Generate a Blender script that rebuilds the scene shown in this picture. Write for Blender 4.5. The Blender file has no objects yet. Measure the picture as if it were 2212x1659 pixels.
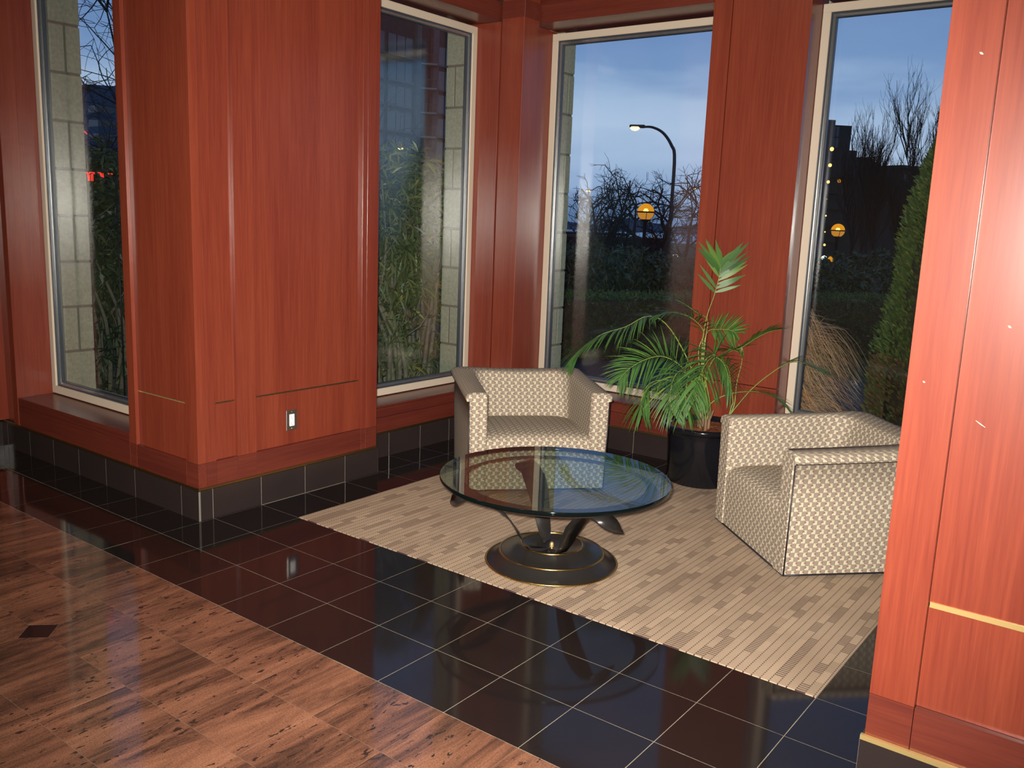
import bpy, math, random
from mathutils import Vector, Matrix
R = random.Random(7)
PI = math.pi
SC = bpy.context.scene
COL = SC.collection

# ------------------------------------------------------------------ camera
CAM = Vector((2.6595, -2.0266, 1.5937))
CR = Vector((.7958741, .60426436, .03806578))
CU = Vector((-.13965596, .12203794, .98265098))
CW = Vector((-.5891355, .78738258, -.18151596))
FPX = 1922.0
cd = bpy.data.cameras.new('camera'); cam = bpy.data.objects.new('camera', cd); COL.objects.link(cam)
cd.sensor_width = 36; cd.lens = FPX / 2212 * 36; cd.clip_start = .05; cd.clip_end = 2000
m = Matrix((CR, CU, -CW)).transposed().to_4x4(); m.translation = CAM
cam.matrix_world = m
SC.camera = cam
SC.view_settings.view_transform = 'Standard'; SC.view_settings.look = 'None'
SC.view_settings.exposure = 0; SC.view_settings.gamma = 1
SC.view_settings.use_curve_mapping = False

def at(px, py, d):
    return CAM + (CW + CR * ((px - 1106) / FPX) - CU * ((py - 829.5) / FPX)) * d

# ------------------------------------------------------------------ world
W = bpy.data.worlds.new('dusk_sky'); SC.world = W; W.use_nodes = True
nt = W.node_tree; nt.nodes.clear()
def N(nt, t, **k):
    n = nt.nodes.new(t)
    for a, v in k.items():
        if a.startswith('i_'):
            key = a[2:]; key = int(key) if key.isdigit() else key.replace('_', ' ')
            n.inputs[key].default_value = v
        else: setattr(n, a, v)
    return n
def ramp(nt, pts, fac, interp='LINEAR'):
    r = nt.nodes.new('ShaderNodeValToRGB'); e = r.color_ramp.elements; r.color_ramp.interpolation = interp
    while len(e) < len(pts): e.new(.5)
    for q, (p, c) in zip(e, pts): q.position = p; q.color = (*c, 1)
    nt.links.new(fac, r.inputs[0]); return r.outputs[0]
tc = N(nt, 'ShaderNodeTexCoord')
mp = N(nt, 'ShaderNodeMapping'); mp.inputs['Scale'].default_value = (1.6, 1.6, 7)
nt.links.new(tc.outputs['Generated'], mp.inputs[0])
no = N(nt, 'ShaderNodeTexNoise', i_Scale=2.4, i_Detail=5.0, i_Roughness=.5)
nt.links.new(mp.outputs[0], no.inputs['Vector'])
sx = N(nt, 'ShaderNodeSeparateXYZ'); nt.links.new(tc.outputs['Generated'], sx.inputs[0])
a1 = N(nt, 'ShaderNodeMath', operation='MULTIPLY_ADD'); a1.inputs[1].default_value = .12; 
nt.links.new(no.outputs[0], a1.inputs[0]); nt.links.new(sx.outputs[2], a1.inputs[2])
s1 = N(nt, 'ShaderNodeMath', operation='SUBTRACT'); s1.inputs[1].default_value = .055; nt.links.new(a1.outputs[0], s1.inputs[0])
skyc = ramp(nt, [(0, (.09, .15, .30)), (.02, (.15, .24, .46)), (.045, (.34, .45, .72)), (.085, (.50, .60, .85)), (.13, (.43, .54, .80)), (.165, (.22, .34, .63)), (.22, (.16, .27, .56)), (.30, (.15, .26, .55)), (1, (.06, .11, .25))], s1.outputs[0])
bg = N(nt, 'ShaderNodeBackground', i_Strength=1.15); nt.links.new(skyc, bg.inputs[0])
wo = N(nt, 'ShaderNodeOutputWorld'); nt.links.new(bg.outputs[0], wo.inputs[0])

# ------------------------------------------------------------------ lights: the camera's flash and unseen ceiling lights added for ambient fill
def light(name, typ, loc, power, color, **k):
    l = bpy.data.lights.new(name, typ); l.energy = power; l.color = color
    for a, v in k.items(): setattr(l, a, v)
    o = bpy.data.objects.new(name, l); COL.objects.link(o); o.location = loc; return o
fl = light('camera_flash', 'SPOT', CAM - CR * .035 + CU * .045, 2150, (1, .93, .84), spot_size=math.radians(93), spot_blend=1.0, shadow_soft_size=.025)
fl.matrix_world = Matrix.Translation(fl.location) @ m.to_3x3().to_4x4()
for i, (x, y) in enumerate([(-3.4, -2.6), (.6, -3.2), (4.2, -2.8)]):
    light('added_ceiling_light', 'AREA', (x, y, 3.54), 22, (1, .80, .58), shape='DISK', size=.5)
light('added_ceiling_light', 'AREA', (.3, 2.0, 3.54), 3, (1, .80, .58), shape='DISK', size=.3)

# ------------------------------------------------------------------ materials
def mat(name, col, rough=.5, metal=0, coat=0, spec=.5):
    m = bpy.data.materials.new(name); m.use_nodes = True
    b = m.node_tree.nodes['Principled BSDF']
    b.inputs['Base Color'].default_value = (*col, 1); b.inputs['Roughness'].default_value = rough
    b.inputs['Metallic'].default_value = metal; b.inputs['Coat Weight'].default_value = coat
    b.inputs['Specular IOR Level'].default_value = spec
    b.inputs['Coat Roughness'].default_value = .1
    return m
def bs(m): return m.node_tree, m.node_tree.nodes['Principled BSDF']
def coords(nt, scale=(1, 1, 1), rot=(0, 0, 0), kind='Object', rnd=0):
    tc = nt.nodes.new('ShaderNodeTexCoord'); mp = nt.nodes.new('ShaderNodeMapping')
    mp.inputs['Scale'].default_value = scale; mp.inputs['Rotation'].default_value = rot
    src = tc.outputs[kind]
    if rnd:
        oi = nt.nodes.new('ShaderNodeObjectInfo'); cm = nt.nodes.new('ShaderNodeCombineXYZ')
        mm = N(nt, 'ShaderNodeMath', operation='MULTIPLY'); mm.inputs[1].default_value = rnd
        nt.links.new(oi.outputs['Random'], mm.inputs[0])
        for i in range(3): nt.links.new(mm.outputs[0], cm.inputs[i])
        va = N(nt, 'ShaderNodeVectorMath', operation='ADD'); nt.links.new(src, va.inputs[0]); nt.links.new(cm.outputs[0], va.inputs[1]); src = va.outputs[0]
    nt.links.new(src, mp.inputs[0]); return mp.outputs[0]
def noise(nt, vec, scale, detail=4, rough=.5, dist=0):
    n = N(nt, 'ShaderNodeTexNoise', i_Scale=scale, i_Detail=detail, i_Roughness=rough, i_Distortion=dist)
    nt.links.new(vec, n.inputs['Vector']); return n.outputs[0]
def math_(nt, op, a, b=None, c=None, clamp=False):
    n = nt.nodes.new('ShaderNodeMath'); n.operation = op; n.use_clamp = clamp
    for i, v in enumerate((a, b, c)):
        if v is None: continue
        if isinstance(v, (int, float)): n.inputs[i].default_value = v
        else: nt.links.new(v, n.inputs[i])
    return n.outputs[0]
def mix(nt, fac, a, b, typ='MIX'):
    n = nt.nodes.new('ShaderNodeMix'); n.data_type = 'RGBA'; n.blend_type = typ
    for s, v in ((0, fac), (6, a), (7, b)):
        if isinstance(v, (int, float)): n.inputs[s].default_value = v
        elif isinstance(v, tuple): n.inputs[s].default_value = (*v, 1)
        else: nt.links.new(v, n.inputs[s])
    return n.outputs[2]
def bump(nt, b, h, strength, dist=.002):
    n = N(nt, 'ShaderNodeBump', i_Strength=strength, i_Distance=dist); nt.links.new(h, n.inputs['Height']); nt.links.new(n.outputs[0], b.inputs['Normal'])

def wood(name, dark, lite, axis='z', rough=.55):
    m = mat(name, lite, rough); nt, b = bs(m)
    s = {'z': (1, 1, .035), 'x': (.035, 1, 1), 'y': (1, .035, 1)}[axis]
    v = coords(nt, s, rnd=9)
    n1 = noise(nt, v, 7, 3, .55, .3); n2 = noise(nt, v, 90, 3, .6)
    n3 = noise(nt, coords(nt, s), 320, 2)
    f = math_(nt, 'MULTIPLY_ADD', n2, .45, math_(nt, 'MULTIPLY', n1, .55))
    c = ramp(nt, [(.36, dark), (.64, lite)], f)
    c2 = mix(nt, math_(nt, 'MULTIPLY', n3, .35), c, tuple(x * .55 for x in dark), 'MIX')
    nt.links.new(c2, b.inputs['Base Color'])
    r = math_(nt, 'MULTIPLY_ADD', n2, .10, rough - .05); nt.links.new(r, b.inputs['Roughness'])
    bump(nt, b, n3, .06, .001)
    b.inputs['Coat Weight'].default_value = .9; b.inputs['Coat Roughness'].default_value = .26; b.inputs['Coat IOR'].default_value = 1.5; b.inputs['Specular IOR Level'].default_value = .08
    return m
M = {}
M['wood'] = wood('cherry_veneer', (.135, .021, .011), (.205, .040, .018))
M['wood_h'] = wood('cherry_veneer_horizontal', (.085, .015, .010), (.135, .026, .014), 'x')  # lintel band shading put in as a darker colour than the upright veneer
M['wood_hy'] = wood('cherry_veneer_lengthwise', (.085, .015, .010), (.135, .026, .014), 'y')  # lintel shading is in this colour too
M['brass'] = mat('lit_polished_brass', (.88, .64, .26), .30, .8)  # brass catching the flash, its brightness put into the colour
M['brass_dark'] = mat('shaded_brass', (.42, .27, .10), .35, 1)  # same brass where it faces away from the flash, shade put into the colour
M['slot'] = mat('dark_groove', (.03, .012, .008), .7)
M['frame'] = mat('cream_window_frame', (.50, .42, .33), .42)
M['gasket'] = mat('dark_gasket', (.03, .035, .045), .35)
M['alu'] = mat('grey_glazing_bead', (.52, .55, .56), .22, .9)
M['white'] = mat('white_plastic', (.80, .80, .76), .35)
M['steel'] = mat('brushed_steel', (.55, .53, .50), .3, 1)
M['plaster'] = mat('lobby_plaster', (.42, .34, .27), .8)
nt, b = bs(M['plaster']); bump(nt, b, noise(nt, coords(nt), 60), .1)
def black_granite(name, rough=.07, base=.006, rnd=5):
    m = mat(name, (base,) * 3, rough, spec=.4); nt, b = bs(m)
    v = coords(nt, rnd=rnd)
    n1 = noise(nt, v, 420, 2, .7); n2 = noise(nt, v, 3, 2)
    sp = ramp(nt, [(.60, (base * 1.2, base, base)), (.76, (.035, .030, .026))], n1)
    nt.links.new(mix(nt, n2, sp, (base * 2.2, base * 1.4, base * 1.3)), b.inputs['Base Color'])
    return m
M['black_tile'] = black_granite('black_polished_granite')
M['base_tile'] = black_granite('black_honed_granite', .22, .012)
M['grout'] = mat('grey_grout', (.30, .27, .20), .8)
nt, b = bs(M['grout']); nt.links.new(ramp(nt, [(.3, (.16, .14, .105)), (.7, (.24, .215, .16))], noise(nt, coords(nt), 9)), b.inputs['Base Color'])
M['joint'] = mat('dark_joint', (.13, .12, .10), .8)
M['grout2'] = mat('brown_grout', (.11, .065, .042), .7)
# pink-brown banded granite
def granite():
    m = mat('red_banded_granite', (.3, .14, .09), .08); nt, b = bs(m)
    g = nt.nodes.new('ShaderNodeNewGeometry'); oi = nt.nodes.new('ShaderNodeObjectInfo')
    cm = nt.nodes.new('ShaderNodeCombineXYZ'); nt.links.new(math_(nt, 'MULTIPLY', oi.outputs['Random'], .10), cm.inputs[0]); nt.links.new(math_(nt, 'MULTIPLY', oi.outputs['Random'], .8), cm.inputs[1])
    va = N(nt, 'ShaderNodeVectorMath', operation='ADD'); nt.links.new(g.outputs['Position'], va.inputs[0]); nt.links.new(cm.outputs[0], va.inputs[1])
    def mp(sc, src=va.outputs[0]):
        x = nt.nodes.new('ShaderNodeMapping'); x.inputs['Scale'].default_value = sc; x.inputs['Rotation'].default_value = (0, 0, -.12); nt.links.new(src, x.inputs[0]); return x.outputs[0]
    band = math_(nt, 'MULTIPLY_ADD', noise(nt, mp((1, .14, 1)), 9.5, 8, .78, .7), .72, math_(nt, 'MULTIPLY', noise(nt, mp((1, .45, 1)), 2.6, 4), .28))
    c = ramp(nt, [(.37, (.026, .016, .012)), (.45, (.062, .031, .021)), (.50, (.104, .048, .030)), (.55, (.145, .066, .040)), (.62, (.190, .087, .052)), (.74, (.25, .128, .082))], band)
    fine = noise(nt, g.outputs['Position'], 190, 4, .75)
    c = mix(nt, math_(nt, 'MULTIPLY_ADD', fine, 2.4, -.7, clamp=True), mix(nt, 1.0, c, (.55, .55, .56), 'MULTIPLY'), mix(nt, 1.0, c, (1.40, 1.38, 1.36), 'MULTIPLY'))
    sp = noise(nt, mp((1, .42, 1)), 46, 3, .6, .2)
    spots = ramp(nt, [(.60, (0, 0, 0)), (.635, (1, 1, 1))], sp)
    gate = ramp(nt, [(.44, (0, 0, 0)), (.52, (1, 1, 1))], noise(nt, mp((1, .3, 1)), 4))
    c = mix(nt, math_(nt, 'MULTIPLY', spots, gate), c, (.022, .014, .012))
    nt.links.new(c, b.inputs['Base Color'])
    return m
M['granite'] = granite()
# carpet: taupe loop with stripes, dotted seams and hatched blocks
def carpet():
    m = mat('striped_taupe_carpet', (.3, .24, .17), .95, spec=.1); nt, b = bs(m)
    tc = nt.nodes.new('ShaderNodeTexCoord'); s = nt.nodes.new('ShaderNodeSeparateXYZ'); nt.links.new(tc.outputs['Object'], s.inputs[0])
    P, Q, D = .0325, .098, .0150
    u = math_(nt, 'DIVIDE', s.outputs[0], P); iu = math_(nt, 'FLOOR', u); fu = math_(nt, 'FRACT', u)
    wn = nt.nodes.new('ShaderNodeTexWhiteNoise'); wn.noise_dimensions = '1D'; nt.links.new(iu, wn.inputs['W'])
    vv = math_(nt, 'ADD', math_(nt, 'DIVIDE', s.outputs[1], Q), math_(nt, 'MULTIPLY', iu, .61))
    iv = math_(nt, 'FLOOR', vv)
    cb = nt.nodes.new('ShaderNodeCombineXYZ'); nt.links.new(iu, cb.inputs[0]); nt.links.new(iv, cb.inputs[1])
    w2 = nt.nodes.new('ShaderNodeTexWhiteNoise'); w2.noise_dimensions = '2D'; nt.links.new(cb.outputs[0], w2.inputs['Vector'])
    r = w2.outputs[0]
    m3 = math_(nt, 'MODULO', math_(nt, 'ADD', iu, 3000), 4)
    act = math_(nt, 'GREATER_THAN', m3, 1.5)
    dark = math_(nt, 'MULTIPLY', math_(nt, 'GREATER_THAN', r, .58), act)
    hat = math_(nt, 'MULTIPLY', math_(nt, 'GREATER_THAN', r, .70), act)
    lite = math_(nt, 'MULTIPLY', math_(nt, 'LESS_THAN', r, .3), act)
    dv = math_(nt, 'FRACT', math_(nt, 'DIVIDE', s.outputs[1], D))
    dotv = math_(nt, 'LESS_THAN', dv, .38)
    line = math_(nt, 'LESS_THAN', fu, .15)
    dots = math_(nt, 'MULTIPLY', line, dotv)
    hl = math_(nt, 'MULTIPLY', hat, math_(nt, 'LESS_THAN', dv, .26))
    dots = math_(nt, 'MAXIMUM', dots, hl)
    wv = noise(nt, coords(nt), 2.2, 3); fn = noise(nt, coords(nt), 380, 2)
    c = ramp(nt, [(.3, (.30, .22, .155)), (.7, (.39, .295, .21))], wv)
    c = mix(nt, math_(nt, 'MULTIPLY', dark, .24), c, (.20, .15, .10))
    c = mix(nt, math_(nt, 'MULTIPLY', lite, .25), c, (.48, .36, .25))
    c = mix(nt, math_(nt, 'MULTIPLY', line, .22), c, (.15, .11, .08))
    c = mix(nt, math_(nt, 'MULTIPLY', dots, .92), c, (.035, .015, .022))
    c = mix(nt, .45, c, mix(nt, fn, (.45, .42, .40), (1.5, 1.5, 1.5)), 'MULTIPLY')
    nt.links.new(c, b.inputs['Base Color']); bump(nt, b, fn, .5, .003)
    return m
M['carpet'] = carpet()
# chair fabric in UV metres
def fabric():
    m = mat('checked_upholstery', (.4, .36, .28), .85, spec=.2); nt, b = bs(m)
    tc = nt.nodes.new('ShaderNodeTexCoord'); s = nt.nodes.new('ShaderNodeSeparateXYZ'); nt.links.new(tc.outputs['UV'], s.inputs[0])
    CU_, CV_ = .0212, .0226
    u = math_(nt, 'DIVIDE', s.outputs[0], CU_); v = math_(nt, 'DIVIDE', s.outputs[1], CV_)
    iu, iv, fu, fv = math_(nt, 'FLOOR', u), math_(nt, 'FLOOR', v), math_(nt, 'FRACT', u), math_(nt, 'FRACT', v)
    par = math_(nt, 'PINGPONG', math_(nt, 'ADD', iu, iv), 1)
    rowp = math_(nt, 'PINGPONG', iv, 1)
    cx = math_(nt, 'MULTIPLY_ADD', rowp, .72, .14)
    dx = math_(nt, 'SUBTRACT', fu, cx); dy = math_(nt, 'SUBTRACT', fv, .66)
    d = math_(nt, 'SQRT', math_(nt, 'ADD', math_(nt, 'MULTIPLY', dx, dx), math_(nt, 'MULTIPLY', dy, dy)))
    dot = math_(nt, 'LESS_THAN', d, .25); core = math_(nt, 'LESS_THAN', d, .10)
    ml = math_(nt, 'MULTIPLY', math_(nt, 'LESS_THAN', math_(nt, 'ABSOLUTE', math_(nt, 'SUBTRACT', fu, .48)), .05), math_(nt, 'LESS_THAN', fv, .7))
    tl = math_(nt, 'LESS_THAN', math_(nt, 'ABSOLUTE', math_(nt, 'SUBTRACT', fv, .84)), .05)
    vl = math_(nt, 'LESS_THAN', fu, .10); hl = math_(nt, 'LESS_THAN', fv, .08)
    tau = mix(nt, noise(nt, coords(nt, kind='UV'), 600, 2), (.175, .135, .112), (.285, .235, .19))
    cre = mix(nt, noise(nt, coords(nt, kind='UV'), 300, 2), (.40, .345, .255), (.54, .50, .375))
    cre = mix(nt, math_(nt, 'MULTIPLY', math_(nt, 'MAXIMUM', ml, tl), .6), cre, (.30, .25, .13))
    cre = mix(nt, math_(nt, 'MULTIPLY', dot, .9), cre, (.17, .070, .070))
    cre = mix(nt, math_(nt, 'MULTIPLY', core, .7), cre, (.30, .14, .12))
    c = mix(nt, par, tau, cre)
    c = mix(nt, math_(nt, 'MULTIPLY', math_(nt, 'MAXIMUM', vl, hl), .62), c, (.10, .095, .060))
    nt.links.new(c, b.inputs['Base Color'])
    bump(nt, b, noise(nt, coords(nt, kind='UV'), 900, 2), .35, .001)
    return m
M['fabric'] = fabric()
M['piping'] = mat('black_piping', (.012, .010, .012), .5)
M['pot'] = mat('glossy_black_plastic', (.006, .006, .008), .12)
M['soil'] = mat('reddish_soil', (.2, .07, .03), .95, spec=.1)
nt, b = bs(M['soil']); nn = noise(nt, coords(nt), 70, 5, .7); nt.links.new(ramp(nt, [(.3, (.09, .03, .015)), (.55, (.28, .09, .04)), (.75, (.45, .22, .12))], nn), b.inputs['Base Color']); bump(nt, b, nn, 1, .02)
def leafmat(name, a, c, rough=.4):
    m = mat(name, a, rough); nt, b = bs(m)
    g = nt.nodes.new('ShaderNodeNewGeometry')
    nt.links.new(ramp(nt, [(.0, a), (.85, c), (1, (c[0] * 2.2, c[1] * 1.3, c[2]))], g.outputs['Random Per Island']), b.inputs['Base Color'])
    return m
M['palm'] = leafmat('palm_green', (.018, .058, .012), (.055, .140, .024), .5)
M['palm_stem'] = mat('palm_stem', (.20, .26, .05), .4)
M['trunk_brown'] = mat('dry_sheath', (.22, .12, .07), .8)
M['bronze'] = mat('dark_bronze', (.020, .018, .017), .27, .3)
M['brass_ring'] = mat('antique_brass', (.50, .33, .10), .25, 1)
M['bronze2'] = mat('dark_brown_metal', (.060, .030, .022), .4, .5)
M['glass_edge'] = mat('thick_glass_edge', (.002, .004, .004), .05, spec=.2)
def glass(name, tint, f0=.04, GR=.0):
    m = bpy.data.materials.new(name); m.use_nodes = True; nt = m.node_tree; nt.nodes.clear()
    lw = N(nt, 'ShaderNodeLayerWeight', i_Blend=.5)
    f = math_(nt, 'MULTIPLY_ADD', math_(nt, 'POWER', lw.outputs['Facing'], 5), 1 - f0, f0)
    t = N(nt, 'ShaderNodeBsdfTransparent'); t.inputs[0].default_value = (*tint, 1)
    g = N(nt, 'ShaderNodeBsdfGlossy', i_Roughness=GR); g.inputs[0].default_value = (1, 1, 1, 1)
    mx = N(nt, 'ShaderNodeMixShader'); nt.links.new(f, mx.inputs[0]); nt.links.new(t.outputs[0], mx.inputs[1]); nt.links.new(g.outputs[0], mx.inputs[2])
    o = N(nt, 'ShaderNodeOutputMaterial'); nt.links.new(mx.outputs[0], o.inputs[0]); return m
M['pane'] = glass('window_glass', (.90, .95, .93), .08, .09)
M['tglass'] = glass('table_glass', (.87, .94, .90), .045)
M['far_glass'] = mat('dark_reflecting_glass', (.020, .028, .038), .25, 0, spec=.6)
def stone():
    m = mat('buff_concrete_block', (.40, .37, .30), .9, spec=.2); nt, b = bs(m)
    n = noise(nt, coords(nt, rnd=4), 45, 5, .65)
    nt.links.new(ramp(nt, [(.3, (.24, .22, .175)), (.7, (.36, .34, .27))], n), b.inputs['Base Color']); bump(nt, b, n, .3, .004); return m
M['stone'] = stone()
M['mortar'] = mat('dark_mortar', (.13, .12, .10), .95)
def nmat(name, a, c, scale=8, rough=.9):
    m = mat(name, a, rough, spec=.2); nt, b = bs(m)
    nt.links.new(ramp(nt, [(.3, a), (.7, c)], noise(nt, coords(nt), scale, 5, .6)), b.inputs['Base Color']); return m
M['asphalt'] = nmat('dark_asphalt', (.050, .042, .036), (.105, .090, .080), 40)
M['grass'] = nmat('dusk_lawn', (.02, .035, .012), (.05, .075, .025), 6)
M['earth'] = nmat('garden_earth', (.035, .024, .016), (.09, .06, .04), 14)
M['hedge_leaf'] = leafmat('clipped_hedge_leaf', (.028, .052, .012), (.065, .105, .022), .6)
M['shrub_leaf'] = leafmat('long_shrub_leaf', (.040, .055, .018), (.110, .130, .042), .45)
M['brown_leaf'] = leafmat('withered_leaf', (.075, .042, .024), (.14, .085, .05), .8)
M['dark_leaf'] = leafmat('dark_shrub_leaf', (.015, .030, .015), (.04, .065, .030), .5)
M['cypress'] = leafmat('cypress_green', (.045, .075, .016), (.105, .150, .032), .6)
M['cyp_brown'] = leafmat('cypress_browned', (.07, .04, .014), (.15, .085, .03), .7)
M['bark'] = nmat('grey_bark', (.10, .085, .065), (.21, .18, .14), 30)
M['bark_dark'] = mat('winter_bark', (.018, .014, .014), .9)
M['straw'] = leafmat('dry_straw', (.42, .19, .075), (.72, .42, .22), .6)
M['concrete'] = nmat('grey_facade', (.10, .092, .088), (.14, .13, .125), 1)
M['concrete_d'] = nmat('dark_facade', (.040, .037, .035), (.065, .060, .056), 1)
M['black'] = mat('black_metal', (.010, .010, .012), .5)
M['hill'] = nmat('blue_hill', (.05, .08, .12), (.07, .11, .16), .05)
M['kerb'] = mat('pale_kerb', (.30, .30, .25), .8)
def emit(name, col, s):
    m = bpy.data.materials.new(name); m.use_nodes = True; nt = m.node_tree; nt.nodes.clear()
    e = N(nt, 'ShaderNodeEmission', i_Strength=s); e.inputs[0].default_value = (*col, 1)
    o = N(nt, 'ShaderNodeOutputMaterial'); nt.links.new(e.outputs[0], o.inputs[0]); return m
M['lamp_hot'] = emit('sodium_lamp', (1, .55, .18), 6)
M['lamp_warm'] = emit('warm_bulb', (1, .55, .15), 3.0)
M['lamp_bulb'] = emit('globe_filament', (1, .62, .12), 4)
M['globe_up'] = emit('amber_globe', (1, .36, .02), 1.0)
M['globe_lo'] = emit('amber_globe_lower', (.95, .36, .05), .72)
M['neon'] = emit('red_neon', (1, .03, .02), 3.0)
M['white_light'] = emit('small_white_light', (.9, .95, .85), 2.2)
M['lamp_panel'] = emit('added_ceiling_lens', (1, .82, .6), 2)  # glow for the added ceiling lights, assigned to nothing

# ------------------------------------------------------------------ mesh helpers
class MB:
    def __init__(s): s.v = []; s.f = []; s.uv = []; s.sm = []; s.mi = []
    def add(s, vs, fs, uvs=None, smooth=False, mi=0):
        o = len(s.v); s.v += [tuple(p) for p in vs]
        for i, f in enumerate(fs):
            s.f.append([o + k for k in f]); s.sm.append(smooth); s.mi.append(mi)
            s.uv.append(uvs[i] if uvs else None)
    def box(s, x0, x1, y0, y1, z0, z1, bev=0, mi=0):
        if bev <= 0:
            vs = [(x, y, z) for x in (x0, x1) for y in (y0, y1) for z in (z0, z1)]
            s.add(vs, [(0, 1, 3, 2), (4, 6, 7, 5), (0, 4, 5, 1), (2, 3, 7, 6), (0, 2, 6, 4), (1, 5, 7, 3)], mi=mi); return
        vs = []
        X, Y, Z = (x0, x1), (y0, y1), (z0, z1)
        idx = {}
        for i in range(2):
            for j in range(2):
                for k in range(2):
                    sx_, sy_, sz_ = (1, -1)[i], (1, -1)[j], (1, -1)[k]
                    for a in range(3):
                        p = [X[i] + sx_ * bev, Y[j] + sy_ * bev, Z[k] + sz_ * bev]
                        p[a] = (X, Y, Z)[a][(i, j, k)[a]]
                        idx[i, j, k, a] = len(vs); vs.append(tuple(p))
        fs = []
        for a in range(3):
            b, c = (a + 1) % 3, (a + 2) % 3
            for e in range(2):
                q = []
                for (p1, p2) in ((0, 0), (1, 0), (1, 1), (0, 1)):
                    ijk = [0, 0, 0]; ijk[a] = e; ijk[b] = p1; ijk[c] = p2; q.append(idx[(*ijk, a)])
                fs.append(q if e else q[::-1])
            for p1 in range(2):
                for p2 in range(2):   # edge along a, bevel between faces b and c
                    q = []
                    for (e, w) in ((0, b), (1, b), (1, c), (0, c)):
                        ijk = [0, 0, 0]; ijk[a] = e; ijk[b] = p1; ijk[c] = p2; q.append(idx[(*ijk, w)])
                    fs.append(q if (p1 == p2) else q[::-1])
        for i in range(2):
            for j in range(2):
                for k in range(2):
                    q = [idx[i, j, k, 0], idx[i, j, k, 1], idx[i, j, k, 2]]
                    fs.append(q if (i + j + k) % 2 else q[::-1])
        s.add(vs, fs, mi=mi)
    def tube(s, pts, rad, n=6, cap=True, mi=0, smooth=True):
        pts = [Vector(p) for p in pts]; rr = rad if isinstance(rad, (list, tuple)) else [rad] * len(pts)
        vs = []; up = None
        for i, p in enumerate(pts):
            t = (pts[min(i + 1, len(pts) - 1)] - pts[max(i - 1, 0)])
            if t.length < 1e-9: t = Vector((0, 0, 1))
            t.normalize()
            if up is None: up = Vector((0, 0, 1)) if abs(t.z) < .9 else Vector((1, 0, 0))
            a = t.cross(up)
            if a.length < 1e-6: a = t.orthogonal()
            a.normalize(); b_ = a.cross(t).normalized(); up = b_
            for k in range(n):
                th = 2 * PI * k / n; vs.append(p + (a * math.cos(th) + b_ * math.sin(th)) * rr[i])
        fs = []
        for i in range(len(pts) - 1):
            for k in range(n):
                fs.append((i * n + k, i * n + (k + 1) % n, (i + 1) * n + (k + 1) % n, (i + 1) * n + k))
        if cap: fs += [tuple(range(n))[::-1], tuple((len(pts) - 1) * n + k for k in range(n))]
        s.add(vs, fs, smooth=smooth, mi=mi)
    def lathe(s, prof, n=48, c=(0, 0, 0), mi=0, smooth=True, closed=False):
        vs = []; fs = []
        for r, z in prof:
            for k in range(n):
                th = 2 * PI * k / n; vs.append((c[0] + r * math.cos(th), c[1] + r * math.sin(th), c[2] + z))
        L = len(prof)
        for i in range(L if closed else L - 1):
            j = (i + 1) % L
            for k in range(n): fs.append((i * n + k, i * n + (k + 1) % n, j * n + (k + 1) % n, j * n + k))
        s.add(vs, fs, smooth=smooth, mi=mi)
    def mesh(s, name, mats):
        me = bpy.data.meshes.new(name); me.from_pydata(s.v, [], s.f)
        for x in (mats if isinstance(mats, (list, tuple)) else [mats]): me.materials.append(x)
        me.polygons.foreach_set('use_smooth', s.sm); me.polygons.foreach_set('material_index', s.mi)
        if any(u for u in s.uv):
            l = me.uv_layers.new(name='UVMap'); k = 0
            for f, u in zip(s.f, s.uv):
                for i in range(len(f)):
                    if u: l.data[k].uv = u[i]
                    k += 1
        me.update(); return me
    def build(s, name, mats, parent=None, loc=(0, 0, 0)):
        return link(name, s.mesh(name, mats), parent, loc)
def link(name, me, parent=None, loc=(0, 0, 0), rz=0):
    o = bpy.data.objects.new(name, me); COL.objects.link(o); o.location = loc; o.rotation_euler = (0, 0, rz)
    if parent: o.parent = parent
    return o
def tag(o, label=None, cat=None, group=None, kind=None):
    if label: o['label'] = label
    if cat: o['category'] = cat
    if group: o['group'] = group
    if kind: o['kind'] = kind
    return o
def empty(name, loc=(0, 0, 0), rz=0, parent=None):
    o = link(name, None, parent, loc, rz); o.empty_display_size = .1; return o
def struct(name, loc=(0, 0, 0)): return tag(empty(name, loc), kind='structure')
def part(name, mt, parent, *b, bev=.0, loc=(0, 0, 0)):
    q = MB(); q.box(*b, bev=bev); return q.build(name, M[mt] if isinstance(mt, str) else mt, parent, loc)

# ------------------------------------------------------------------ dimensions
T = .305
XP, YP, YP2 = -1.239, .536, 1.793       # left pier: alcove face, front face, rear end
XA, YB = -1.475, 3.400                   # alcove left wall, alcove back wall
XR = 2.095; YR = .493                    # right pier
ZB = .16; ZW = .30; ZC = 3.6; ZS, ZT = .358, 2.953
FW1, FW2, FW3 = .763, -1.694, 3.658      # window frame planes
REC = .020

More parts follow.
